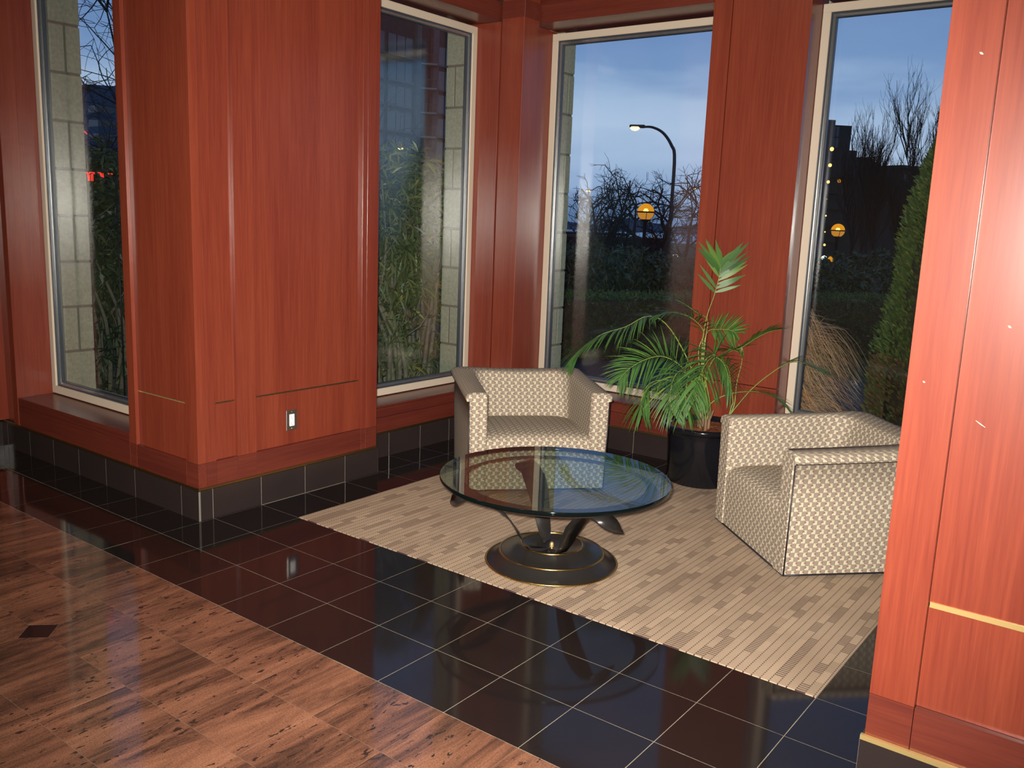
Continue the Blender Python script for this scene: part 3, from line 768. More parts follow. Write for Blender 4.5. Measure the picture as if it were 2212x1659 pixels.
for deg, twist, hk in ((20, 10, 1), (-56, -14, -1), (-166, 12, -1)):
    q = MB(); vs = []; K = len(PRF)
    for k, (r_, z_, w_, sh) in enumerate(PRF):
        f = k / (K - 1)
        dv_ = tdir(deg + twist * f); tv = Vector((-dv_.y, dv_.x)) * (1 if hk > 0 else 1)
        c = dv_ * r_ + tv * sh * .030 * hk
        for s_ in (-1, 1):
            p = c + tv * w_ * s_; dz = s_ * hk * (.012 if hk < 0 and deg > -90 else .010) * math.sin(f * PI)
            vs.append((p.x, p.y, z_ + dz)); vs.append((p.x - dv_.x * .003, p.y - dv_.y * .003, z_ + dz - (.013 if deg == -56 else .006)))
    fs = []
    for k in range(K - 1):
        a = k * 4; b_ = a + 4
        fs += [(a, a + 2, b_ + 2, b_), (a + 1, b_ + 1, b_ + 3, a + 3), (a, b_, b_ + 1, a + 1), (a + 2, a + 3, b_ + 3, b_ + 2)]
    fs += [(0, 1, 3, 2), ((K - 1) * 4, (K - 1) * 4 + 2, (K - 1) * 4 + 3, (K - 1) * 4 + 1)]
    q.add(vs, fs, smooth=True); q.build('blade_leg', M['bronze'], tb)
q = MB(); rg = .537
q.lathe([(0, ZG), (rg - .002, ZG)], 128, smooth=False); q.lathe([(rg - .002, ZG + .019), (0, ZG + .019)], 128, smooth=False)
tp = q.build('glass_top', M['tglass'], tb)
q = MB(); q.lathe([(rg - .002, ZG), (rg, ZG + .002), (rg, ZG + .017), (rg - .002, ZG + .019)], 128); q.build('polished_edge', M['glass_edge'], tp)

# ------------------------------------------------------------------ potted palm
PC = Vector((.350, 3.095, .007)); 
pp = empty('potted_palm', PC); tag(pp, 'feathery green palm in a glossy black pot between the two armchairs', 'potted plant')
q = MB(); q.lathe([(0, 0), (.200, 0), (.206, .006), (.222, .290), (.222, .325), (.236, .333), (.252, .340), (.258, .352), (.256, .366), (.246, .373), (.236, .366), (.226, .35), (.218, .33), (.214, .28)], 72); pot = q.build('pot', M['pot'], pp)
q = MB(); vs = []; fs = []; n_ = 28
for ri in range(9):
    r_ = .222 * ri / 8
    for k in range(n_):
        th = 2 * PI * k / n_; vs.append((r_ * math.cos(th), r_ * math.sin(th), .338 + .010 * math.sin(th * 3 + ri) * (1 - ri / 9) + R.uniform(-.004, .004)))
for ri in range(8):
    for k in range(n_): fs.append((ri * n_ + k, ri * n_ + (k + 1) % n_, (ri + 1) * n_ + (k + 1) % n_, (ri + 1) * n_ + k))
q.add(vs, fs, smooth=True); q.build('soil', M['soil'], pp)
q = MB()
for k in range(6):
    a = k * 1.1; q.tube([(.03 * math.cos(a), .03 * math.sin(a), .31), (.035 * math.cos(a), .035 * math.sin(a), .40), (.055 * math.cos(a + .2), .055 * math.sin(a + .2), .46)], [.012, .009, .004], 6)
q.build('trunk', M['trunk_brown'], pp)
def crv(P, n):
    """Catmull-Rom through points, n samples"""
    P = [Vector(p) for p in P]; P = [P[0] * 2 - P[1]] + P + [P[-1] * 2 - P[-2]]; out = []
    S = len(P) - 3
    for i in range(n):
        t_ = i / (n - 1) * S; k = min(int(t_), S - 1); u = t_ - k; a, b_, c, d = P[k:k + 4]
        out.append(.5 * ((2 * b_) + (c - a) * u + (2 * a - 5 * b_ + 4 * c - d) * u * u + (3 * b_ - a - 3 * c + d) * u ** 3))
    return out
def leaflet(q, p, dirv, L, w, droop, nrm=None, mi=0):
    """narrow folded blade, four segments"""
    d = dirv.normalized(); pts = []; K = 5
    cur = p.copy(); dd = d.copy()
    side = d.cross(Vector((0, 0, 1)))
    if side.length < .2: side = d.cross(CR)
    if nrm is not None: side = d.cross(nrm)
    side.normalize()
    ws = (.35, 1, .95, .6, .02)
    vs = []
    for k in range(K):
        vs += [cur - side * w * ws[k] / 2, cur + side * w * ws[k] / 2]
        dd = (dd + Vector((0, 0, -1)) * droop / K).normalized()
        if (cur + dd * (L / (K - 1))).y + PC.y > 3.37: dd.y = min(0, dd.y); dd.normalize()
        cur = cur + dd * (L / (K - 1))
    q.add(vs, [(2 * k, 2 * k + 1, 2 * k + 3, 2 * k + 2) for k in range(K - 1)], smooth=True, mi=mi)
def frond(pts, t0, L, w, droop, nl, spread=1.1, seed=0, facing=None):
    """pts: (px, py, depth offset) way points; leaflets start at fraction t0"""
    rr = random.Random(seed)
    D0 = (PC - CAM).dot(CW)
    P = []
    for x, y, dz in pts:
        p = at(x, y, D0 + dz)
        if p.y > 3.33: p = CAM + (p - CAM) * ((3.33 - CAM.y) / (p.y - CAM.y))
        P.append(p - PC)
    C = crv(P, 28)
    fr = empty('frond', parent=pp)
    q = MB(); q.tube(C, [.0048 * (1 - .8 * i / 27) for i in range(28)], 5); q.build('stem', M['palm_stem'], fr)
    q = MB()
    for k in range(nl):
        f = t0 + (1 - t0) * (k + .5) / nl; i = f * 27; a = int(min(i, 26)); p = C[a].lerp(C[a + 1], i - a)
        tg = (C[a + 1] - C[a]).normalized(); g = (f - t0) / (1 - t0)
        sd = tg.cross(Vector((0, 0, 1)))
        if facing is not None: sd = tg.cross(facing)
        if sd.length < .15: sd = CR.copy()
        sd.normalize(); up = sd.cross(tg).normalized()
        Lk = L * (math.sin(PI * (.18 + .74 * g)) ** .7)
        for s_ in (-1, 1):
            if rr.random() < .04: continue
            an = spread * (1 - .55 * g) + rr.uniform(-.12, .12)
            dr = tg * math.cos(an) + sd * s_ * math.sin(an) + up * .22
            leaflet(q, p, dr, Lk * rr.uniform(.85, 1.1), w * rr.uniform(.8, 1.15), droop * rr.uniform(.7, 1.3), up if facing is not None else None)
    q.build('leaflets', M['palm'], fr); return fr
def Z(x, y, dz=0): return (1240 + x * .2803, 560 + y * .2803, dz)
VW = -CW
B0 = (1518, 925, 0)
frond([B0, Z(985, 900), Z(990, 640), Z(1025, 440), Z(1080, 280), Z(1120, 130), Z(1128, 60), Z(1140, 20)], .58, .235, .026, .05, 15, 1.0, 1, VW)
frond([B0, Z(960, 1000, -.05), Z(840, 700, -.1), Z(700, 490, -.15), Z(560, 440, -.2), Z(400, 520, -.25), Z(220, 575, -.3), Z(80, 670, -.3), Z(22, 745, -.3)], .42, .33, .0080, .75, 60, 1.05, 2)
frond([B0, Z(930, 1000, -.05), Z(830, 830, -.15), Z(690, 750, -.22), Z(560, 770, -.28), Z(430, 840, -.32), Z(345, 930, -.35)], .34, .25, .0068, .6, 44, 1.0, 3, VW)
frond([B0, Z(930, 1080, -.06), Z(860, 980, -.15), Z(720, 930, -.25), Z(580, 960, -.3), Z(520, 1080, -.34), Z(520, 1200, -.36)], .34, .25, .0072, .9, 46, 1.0, 4)
frond([B0, Z(985, 950, -.1), Z(1010, 780, -.16), Z(1090, 735, -.2), Z(1020, 800, -.32), Z(960, 930, -.38), Z(930, 1090, -.4)], .44, .29, .0095, .9, 36, 1.0, 5, VW)
frond([B0, Z(985, 950, .02), Z(995, 700, .05), Z(1030, 560, .05), Z(1110, 540, .0), Z(1200, 545, -.05), Z(1250, 570, -.08)], .55, .15, .009, .2, 26, 1.1, 6, VW)
frond([B0, Z(1010, 1000, .02), Z(1060, 800, .02), Z(1180, 720, .03), Z(1290, 680, .04), Z(1400, 610, .04), Z(1500, 560, .05), Z(1600, 540, .05)], .40, .17, .009, .5, 36, .8, 7)
frond([Z(1190, 1220, .05), Z(1240, 1150, .05), Z(1380, 990, .05), Z(1560, 850, .04), Z(1680, 790, .03), Z(1800, 810, .0), Z(1930, 860, 0)], .52, .15, .007, .7, 30, .5, 8)
frond([B0, Z(1040, 1130, .05), Z(1160, 1050, .05), Z(1300, 1022, .06), Z(1440, 1025, .06), Z(1560, 1070, .05), Z(1645, 1150, .05)], .50, .16, .008, .6, 26, .5, 9)
frond([Z(1190, 1220, .04), Z(1235, 1120, .04), Z(1255, 950, .04), Z(1295, 760, .04), Z(1230, 700, -.02), Z(1120, 700, -.08)], .58, .12, .010, .5, 16, .8, 10)
frond([B0, Z(990, 900, 0), Z(1010, 640, -.02), Z(1030, 470, -.05), Z(960, 420, -.1), Z(860, 350, -.15), Z(770, 300, -.18)], .62, .17, .010, 1.1, 18, .8, 11)
frond([B0, Z(970, 900, -.05), Z(960, 700, -.1), Z(1000, 560, -.12), Z(900, 450, -.2), Z(760, 410, -.25), Z(640, 430, -.28)], .46, .23, .0075, .8, 36, 1.0, 12)
frond([B0, Z(1000, 1000, -.12), Z(1040, 840, -.2), Z(1090, 760, -.25), Z(1150, 800, -.3), Z(1190, 900, -.33), Z(1210, 1000, -.34)], .40, .25, .0085, .9, 26, .9, 13)
frond([B0, Z(960, 1050, -.1), Z(900, 920, -.2), Z(820, 860, -.27), Z(760, 940, -.33), Z(740, 1080, -.36), Z(760, 1180, -.38)], .38, .25, .0075, .8, 36, 1.0, 14, VW)
frond([B0, Z(980, 1050, -.1), Z(940, 900, -.22), Z(900, 860, -.30), Z(870, 960, -.36), Z(860, 1080, -.40), Z(880, 1180, -.40)], .40, .25, .0085, .8, 30, 1.0, 15)
frond([Z(1190, 1220, .05), Z(1215, 1130, .05), Z(1225, 1100, .05), Z(1210, 980, .03), Z(1190, 850, 0), Z(1130, 760, -.05)], .55, .16, .010, .9, 16, .8, 16)

# ------------------------------------------------------------------ outside: ground
g = struct('ground')
part('garden_earth', 'earth', g, -9, -1.0, 1.0, 12, -.32, -.18) if False else None
q = MB(); q.add([(-9, 1.03, -.15), (-1.0, 1.03, -.15), (4, 3.9, -.15), (7, 3.9, -.15), (7, 9.5, -.25), (-9, 9.5, -.25)], [(0, 1, 2, 3, 4, 5)]); q.build('courtyard', M['asphalt'], g)
q = MB(); q.add([(-140, -20, -1.6), (-9, -20, -.25), (-9, 9.5, -.25), (-140, 9.5, -2.0), (60, 9.5, -.25), (60, 220, -3), (-140, 220, -3)], [(0, 1, 2, 3), (3, 2, 4, 5, 6)]); q.build('land', M['grass'], g)
q = MB(); q.add([(7, 3.9, -.2), (60, 3.9, -.2), (60, 9.5, -.25), (7, 9.5, -.25)], [(0, 1, 2, 3)]); q.build('land', M['grass'], g)
q = MB(); a = at(1238, 768, 8.6); q.box(a.x - .3, a.x + .34, a.y - .1, a.y + .15, -.16, .02, bev=.01)
tag(q.build('kerb_stone', M['kerb']), 'pale kerb stone lying on the dark paving beyond the centre window', 'kerb stone')

# foliage helpers
def leaves(q, n, fn, L, w, droop=.3, rr=R, mi=0, outward=True):
    for _ in range(n):
        p, d = fn(rr); leaflet3(q, Vector(p), Vector(d), L * rr.uniform(.6, 1.2), w * rr.uniform(.7, 1.2), droop, rr, mi)
def leaflet3(q, p, d, L, w, droop, rr, mi=0):
    d = d.normalized(); s_ = d.cross(Vector((rr.uniform(-1, 1), rr.uniform(-1, 1), rr.uniform(.2, 1)))); 
    if s_.length < .05: s_ = d.orthogonal()
    s_.normalize(); mid = p + d * L * .5 + Vector((0, 0, -droop * L * .12)); tip = p + d * L + Vector((0, 0, -droop * L * .6))
    q.add([p, mid - s_ * w / 2, mid + s_ * w / 2, tip], [(0, 1, 3, 2)], mi=mi)
def rdir(rr):
    z = rr.uniform(-1, 1); a = rr.uniform(0, 2 * PI); s_ = math.sqrt(1 - z * z); return Vector((s_ * math.cos(a), s_ * math.sin(a), z))
def shrub(name, c, rad, h, n, label, seed, leaf='shrub_leaf', L=.135, w=.019, low=.45, stems=9, cat='shrub', group=None, brown=0):
    rr = random.Random(seed); root = empty(name, c); tag(root, label, cat, group)
    q = MB()
    clear = lambda p: (c[0] + p[0] < -2.14 and c[1] + p[1] > 1.22) or c[1] > 5
    def fn(rr):
        while 1:
            d = rdir(rr); k = rr.uniform(.45, 1)
            z = h * (low + (1 - low) * (.5 + .5 * d.z * k))
            if rr.random() < .22: z = h * rr.uniform(.05, low + .1)
            if clear((d.x * rad * k, d.y * rad * k)): return (d.x * rad * k, d.y * rad * k, z), (d + Vector((0, 0, .3)) + rdir(rr) * .5)
    # leaves grow in whorls
    for _ in range(n // 6):
        p, d = fn(rr)
        for k in range(6): leaflet3(q, Vector(p), (Vector(d).normalized() * .6 + rdir(rr)), L * rr.uniform(.7, 1.2), w, .5, rr)
    q.build('foliage', M[leaf], root)['kind'] = 'stuff'
    if brown:
        q = MB()
        for _ in range(brown):
            p, d = fn(rr); p = (p[0], p[1], h * rr.uniform(.35, .7)); leaflet3(q, Vector(p), rdir(rr), L * .7, w * 2, .8, rr)
        q.build('withered_foliage', M['brown_leaf'], root)['kind'] = 'stuff'
    for k in range(stems):
        a = rr.uniform(0, 2 * PI); b_ = a + rr.uniform(-1, 1); r0 = rad * .25; r1 = rad * rr.uniform(.5, .95); q = MB()
        P = [Vector((r0 * math.cos(a), r0 * math.sin(a), 0)), Vector((rad * .4 * math.cos(a) + rr.uniform(-.1, .1), rad * .4 * math.sin(a), h * .3)), Vector((r1 * .8 * math.cos(b_), r1 * .8 * math.sin(b_), h * .6)), Vector((r1 * math.cos(b_), r1 * math.sin(b_), h * rr.uniform(.75, .95)))]
        if not all(clear(v) for v in P): continue
        C = crv(P, 9); q.tube(C, [.026 * (1 - .8 * i / 8) for i in range(9)], 5)
        for j in range(4):
            s0 = C[rr.randint(1, 6)]; e = s0 + (rdir(rr) * .5 + Vector((0, 0, .55))) * rr.uniform(.35, .7); q.tube([s0, s0.lerp(e, .5) + rdir(rr) * .05, e], [.010, .007, .002], 4)
        q.build('stem', M['bark'], root)
    return root
# shrubs pressed up behind window 2 and window 1
def gz(p, z=-.15): return (p.x, p.y, z)
shrub('broadleaf_shrub', gz(at(868, 700, 7.3)), .62, 2.28, 6500, 'tall long-leaved shrub filling the left half of the second window', 21, brown=60, stems=18)
shrub('broadleaf_shrub', gz(at(935, 700, 7.9)), .55, 2.16, 4500, 'tall long-leaved shrub beside the block edge in the second window', 22, brown=40, stems=16)
shrub('broadleaf_shrub', gz(at(800, 700, 8.0)), .6, 2.2, 3500, 'tall shrub just behind the panelled pier, left in the second window', 23, stems=10)
shrub('dark_shrub', gz(at(222, 700, 7.8)), .6, 2.28, 6000, 'dark dense shrub close behind the leftmost window', 24, 'dark_leaf', .10, .03, .35)
shrub('dark_shrub', gz(at(175, 700, 9.0)), .8, 2.4, 5000, 'dark shrub further off, beside the block edge in the leftmost window', 25, 'dark_leaf', .12, .03, .3)
shrub('dark_shrub', gz(at(262, 700, 9.2)), .8, 2.3, 4500, 'dark shrub further off, behind the pier edge in the leftmost window', 26, 'dark_leaf', .12, .03, .3)

# clipped hedge and the rough shrubs behind it
def hedge(name, p0, p1, w, h, n, label, leaf, L, wl, zb_=-.2, seed=1, rough=.03):
    rr = random.Random(seed); d = (p1 - p0); Ln = d.length; dn = d.normalized(); sn = Vector((-dn.y, dn.x, 0))
    root = empty(name, (p0.x, p0.y, zb_)); tag(root, label, 'hedge')
    q = MB(); vs = []
    for s_ in (-1, 1):
        for z in (0, h - .05):
            for e in (0, 1): v = dn * Ln * e + sn * s_ * (w / 2 - .05); vs.append((v.x, v.y, z))
    q.add(vs, [(0, 1, 3, 2), (4, 6, 7, 5), (2, 3, 7, 6), (0, 4, 5, 1), (0, 2, 6, 4), (1, 5, 7, 3)]); q.build('core', M['earth'], root)
    q = MB()
    for _ in range(n):
        e = rr.uniform(0, Ln)
        if rr.random() < .5: s_ = rr.uniform(-w / 2, w / 2); z = h + rr.uniform(-rough * 2, rough); dr = Vector((0, 0, 1))
        else: s_ = (-1 if rr.random() < .8 else 1) * (w / 2 + rr.uniform(-rough, rough)); z = rr.uniform(.0, h); dr = sn * s_ / abs(s_)
        v = dn * e + sn * s_; leaflet3(q, Vector((v.x, v.y, z)), dr + rdir(rr) * .9, L * rr.uniform(.6, 1.3), wl, .2, rr)
    q.build('foliage', M[leaf], root)['kind'] = 'stuff'
    return root
hA = at(1100, 700, 12.0); hB = at(2300, 700, 15.5)
hedge('clipped_hedge', Vector((hA.x, hA.y, 0)), Vector((hB.x, hB.y, 0)), .9, .86, 24000, 'low clipped green hedge running across the centre window', 'hedge_leaf', .05, .022, -.25, 31)
k = 0
labs = ['dark leafy bush behind the low hedge, left edge of the centre window', 'dark leafy bush behind the low hedge, below the bare tree', 'dark leafy bush behind the low hedge, under the amber globe lamp', 'dark leafy bush behind the low hedge, at the foot of the street lamp pole', 'dark leafy bush behind the low hedge, beside the wooden pillar', 'dark leafy bush beyond the hedge, left in the rightmost window', 'dark leafy bush beyond the hedge, middle of the rightmost window', 'dark leafy bush beyond the hedge, beside the green cypress']
for (px, d, r_, h_) in ((1255, 17, 1.0, 1.33), (1325, 18, 1.1, 1.23), (1395, 18.5, 1.1, 1.13), (1450, 17.5, 1.0, 1.03), (1510, 18, 1.1, 1.08), (1775, 17, 1.2, 1.25), (1860, 18, 1.3, 1.3), (1930, 19, 1.3, 1.35)):
    shrub('dark_bush', gz(at(px, 600, d), -.5), r_, h_ + .45, 3000, labs[k], 40 + k, 'dark_leaf', .16, .05, .3, 4); k += 1

# ornamental grass
def grass_clump(c, n, label):
    rr = random.Random(5); root = empty('ornamental_grass', c); tag(root, label, 'grass clump')
    q = MB()
    for _ in range(n):
        a = rr.uniform(0, 2 * PI); r0 = rr.uniform(0, .12); sp = rr.uniform(.08, .60); h = rr.uniform(.25, 1.12) * (1.15 - .40 * sp)
        d = Vector((math.cos(a), math.sin(a), 0)); P = [d * r0, d * (r0 + sp * .14) + Vector((0, 0, h * .58)), d * (r0 + sp * .46) + Vector((0, 0, h * .97)), d * (r0 + sp * .80) + Vector((0, 0, h * .98)), d * (r0 + sp * 1.12) + Vector((0, 0, h * (.92 - .32 * sp)))]
        C = [Vector((v.x, max(v.y, 3.99 - c[1]), v.z)) for v in crv(P, 8)]; s_ = Vector((-d.y, d.x, 0)); w = rr.uniform(.0022, .0042); vs = []
        for i, p in enumerate(C): vs += [p - s_ * w * (1 - i / 8), p + s_ * w * (1 - i / 8) + Vector((0, 0, .001))]
        q.add(vs, [(2 * i, 2 * i + 1, 2 * i + 3, 2 * i + 2) for i in range(7)])
    q.build('blades', M['straw'], root)['kind'] = 'stuff'; return root
gc = at(1655, 880, 7.0); grass_clump((gc.x, gc.y, -.12), 4200, 'clump of dry tan ornamental grass arching just outside the rightmost window')
# cypress
def cypress(c, h, r_, label):
    rr = random.Random(9); root = empty('cypress', c); tag(root, label, 'tree')
    q = MB(); q2 = MB()
    for _ in range(26000):
        z = rr.random() ** 1.1; a = rr.uniform(0, 2 * PI); rad = r_ * (1 - z) ** .31 * (1 + .10 * math.sin(a * 5 + z * 14)) * rr.uniform(.82, 1.0)
        d = Vector((math.cos(a), math.sin(a), rr.uniform(.4, 1.6)))
        p = Vector((rad * math.cos(a), rad * math.sin(a), z * h))
        leaflet3(q2 if (z < .26 and rr.random() < .75) else q, p, d, .055, .018, .1, rr)
    q.build('foliage', M['cypress'], root)['kind'] = 'stuff'; q2.build('browned_foliage', M['cyp_brown'], root)['kind'] = 'stuff'
    q = MB(); q.lathe([(.0, 0), (r_ * .75, .02), (r_ * .78, h * .3), (r_ * .5, h * .7), (0, h * .93)], 16); q.build('core', M['earth'], root)
    return root
cc = at(2030, 900, 7.6); cypress((cc.x, cc.y, -.15), 2.75, .60, 'conical green cypress with browned foot at the right edge of the rightmost window')

# ------------------------------------------------------------------ bare trees
def branch(q, p, d, L, r, lev, rr, up, spread, sides, minr, kids):
    n = 4; pts = [p]; cur = p.copy(); dd = d.normalized()
    for i in range(n):
        dd = (dd + rdir(rr) * .22 + Vector((0, 0, up))).normalized(); cur = cur + dd * L / n; pts.append(cur.copy())
    q.tube(pts, [r * (1 - .45 * i / n) for i in range(n + 1)], sides, cap=False, smooth=False)
    if lev <= 0: return
    for k in range(kids):
        i = rr.randint(1, n); t_ = (pts[i] - pts[i - 1]).normalized(); o_ = t_.cross(rdir(rr)).normalized()
        nd = t_ * math.cos(spread) + o_ * math.sin(spread) * rr.uniform(.7, 1.2)
        branch(q, pts[i], nd, L * rr.uniform(.55, .78), max(r * .55, minr), lev - 1, rr, up, spread, 3, minr, kids)
def bare_tree(base, h, label, seed, lev=4, up=.05, spread=.75, r=.12, stems=3, kids=3, minr=.012, first=.35, tilt=.35, cat='tree', mt='bark_dark'):
    rr = random.Random(seed); root = empty('bare_tree', base); tag(root, label, cat)
    for s_ in range(stems):
        q = MB(); a = s_ * 2 * PI / stems + rr.uniform(-.4, .4)
        d = Vector((math.cos(a) * tilt, math.sin(a) * tilt, 1)).normalized(); p0 = Vector((.1 * math.cos(a), .1 * math.sin(a), 0))
        n = 6; cur = p0; pts = [p0.copy()]
        for i in range(n): d = (d + rdir(rr) * .15 + Vector((0, 0, .08))).normalized(); cur = cur + d * h / n; pts.append(cur.copy())
        q.tube(pts, [r * (1 - .8 * i / n) for i in range(n + 1)], 6, smooth=True)
        for i in range(2, n + 1):
            for k in range(kids):
                f = rdir(rr); f.z = abs(f.z) * .4; t_ = (pts[i] - pts[i - 1]).normalized()
                nd = t_ * math.cos(spread) + f.normalized() * math.sin(spread)
                branch(q, pts[i], nd, h * first * rr.uniform(.7, 1.1), r * .35, lev - 1, rr, up, spread, 3, minr, 3)
        q.build('limb', M[mt], root)
    return root
bare_tree(gz(at(1302, 560, 30), -.8), 2.9, 'bare spreading tree left of the amber globe lamp', 3, 4, .02, .95, .12, 3, 2, .006, .34)
bare_tree(gz(at(1398, 560, 32), -.8), 3.1, 'bare tree standing behind the amber globe lamp', 8, 4, .02, .95, .13, 2, 2, .006, .34, .2)
bare_tree(gz(at(1462, 560, 34), -.8), 3.3, 'bare tree behind the street lamp pole', 11, 4, .02, .9, .12, 2, 2, .006, .34, .2)
bare_tree(gz(at(1230, 560, 42), -.8), 3.3, 'distant bare tree at the block edge of the centre window', 15, 3, .02, .8, .10, 1, 3, .014, .30, .2)
bare_tree(gz(at(1530, 560, 36), -.8), 3.0, 'bare tree half hidden by the wooden pillar', 17, 3, .02, .9, .10, 2, 2, .006, .34, .2)
bare_tree(gz(at(1882, 600, 60), -2.0), 7.4, 'tall upright bare poplar, left one in the rightmost window', 19, 4, .26, .42, .12, 3, 5, .008, .30, .13)
bare_tree(gz(at(1935, 600, 62), -2.0), 5.8, 'upright bare poplar between two taller ones in the rightmost window', 23, 4, .26, .42, .11, 2, 5, .008, .30, .13)
bare_tree(gz(at(1992, 600, 58), -2.0), 8.6, 'tallest upright bare poplar, beside the right pier', 29, 4, .26, .42, .13, 3, 5, .008, .30, .14)
bare_tree(gz(at(1845, 600, 66), -2.0), 6.6, 'upright bare tree behind the dark tower in the rightmost window', 31, 4, .26, .42, .10, 2, 5, .008, .30, .13)
bare_tree(gz(at(330, 560, 17), -.6), 5.6, 'bare branching tree high in the leftmost window', 37, 4, -.01, .95, .07, 2, 3, .006, .36, .25)
bare_tree(gz(at(812, 420, 40), -.8), 6.0, 'bare tree before the apartment building, left in the second window', 41, 3, .02, .9, .10, 2, 2, .006, .34, .2)

# ------------------------------------------------------------------ lamps outside
def globe_lamp(p, r_, label, zf):
    root = empty('globe_lamp', (p.x, p.y, zf)); tag(root, label, 'street lamp', 'amber globe lamps'); h = p.z - zf
    q = MB(); q.lathe([(r_ * .22, 0), (r_ * .22, h - r_ * 1.25), (r_ * .35, h - r_ * 1.15), (r_ * .60, h - r_ * .98), (r_ * .62, h - r_ * .86), (0, h - r_ * .86)], 16); q.build('post', M['black'], root)
    q = MB(); q.lathe([(0, r_)] + [(r_ * math.sin(a), r_ * math.cos(a)) for a in [PI / 2 * k / 8 for k in range(1, 9)]], 24, (0, 0, h)); q.build('globe_top', M['globe_up'], root)
    q = MB(); q.lathe([(r_ * math.sin(a), r_ * math.cos(a)) for a in [PI / 2 + PI / 2 * k / 8 for k in range(0, 8)]], 24, (0, 0, h)); q.build('globe_bottom', M['globe_lo'], root)
    q = MB(); q.lathe([(r_ * 1.02, -r_ * .10), (r_ * 1.16, -r_ * .08), (r_ * 1.16, r_ * .08), (r_ * 1.02, r_ * .06)], 24, (0, 0, h), closed=True); q.build('band', M['black'], root)
    q = MB(); q.lathe([(0, r_ * .3), (r_ * .3, r_ * .25), (r_ * .42, 0), (r_ * .3, -r_ * .25), (0, -r_ * .3)], 12, (0, 0, 0))
    bl = q.build('glowing_bulb', M['lamp_bulb'], root, tuple(Vector((0, 0, h)) + Vector((CAM.x - p.x, CAM.y - p.y, 0)).normalized() * r_ * .68 + Vector((0, 0, r_ * .12))))
    q = MB()
    for k in range(4):
        a = k * PI / 2 + .6; q.tube([(r_ * 1.05 * math.cos(a), r_ * 1.05 * math.sin(a), h), (r_ * .9 * math.cos(a), r_ * .9 * math.sin(a), h - r_ * .6), (r_ * .4 * math.cos(a), r_ * .4 * math.sin(a), h - r_ * 1.0)], r_ * .04, 4)
    q.build('bracket', M['black'], root)
globe_lamp(at(1395, 458, 25), .235, 'amber globe lamp on a black post in front of the bare trees, centre window', -.8)
globe_lamp(at(1810, 498, 30), .225, 'amber globe lamp on a thin post before the dark tower, rightmost window', -.9)
def street_lamp(head, poletop, pole_bot, label, r_=.10, hs=1.0, curve=True):
    root = empty('street_lamp', (pole_bot.x, pole_bot.y, pole_bot.z)); tag(root, label, 'street lamp'); O = pole_bot
    q = MB()
    P = [Vector((0, 0, 0)), (poletop - O) * .5, poletop - O]
    dx = head - poletop
    if curve: P += [poletop - O + Vector((dx.x * .12, dx.y * .12, dx.z * .45)), poletop - O + Vector((dx.x * .38, dx.y * .38, dx.z * .82)), poletop - O + Vector((dx.x * .70, dx.y * .70, dx.z * .99)), head - O]
    else: P += [head - O]
    C = crv(P, 26); q.tube(C, [r_ * (1 - .45 * i / 25) for i in range(26)], 8); q.build('pole', M['black'], root)
    dn = Vector((dx.x, dx.y, 0)).normalized(); a = math.atan2(dn.y, dn.x)
    q = MB(); q.box(-.15 * hs, .70 * hs, -.17 * hs, .17 * hs, -.06 * hs, .10 * hs, bev=.05 * hs); hd = q.build('lamp_head', M['black'], root, tuple(head - O)); hd.rotation_euler = (0, 0, a)
    q = MB(); q.lathe([(0, -.20 * hs), (.16 * hs, -.16 * hs), (.26 * hs, -.06 * hs), (.26 * hs, .0), (0, .0)], 16); q.build('lens', M['lamp_hot'], hd, (.40 * hs, 0, -.02))
    return root
pt = at(1457, 345, 55); pb = Vector((pt.x, pt.y, -1.8))
street_lamp(at(1388, 274, 55), pt, pb, 'tall curved street lamp arching over the centre window', .13, 1.15)
for (hx_, hy_, px_, d, lb, hs) in ((1277, 411, 1300, 60, 'distant street lamp among the left bare tree branches', .5), (1347, 420, 1362, 62, 'distant street lamp between the two bare trees', .5), (1506, 406, 1530, 50, 'distant street lamp peeping out left of the wooden pillar', .5), (1764, 384, 1730, 45, 'street lamp at the frame of the rightmost window', .42), (856, 318, 838, 45, 'bright street lamp above the shrubs in the second window', .55)):
    t_ = at(px_, hy_ - 2, d); street_lamp(at(hx_, hy_, d), t_, Vector((t_.x, t_.y, -1.8)), lb, .05, hs, False)

# ------------------------------------------------------------------ buildings
def facade_frame(pL, pR, zf):
    d = Vector((pR.x - pL.x, pR.y - pL.y, 0)); Wd = d.length; a = math.atan2(d.y, d.x); return Wd, a
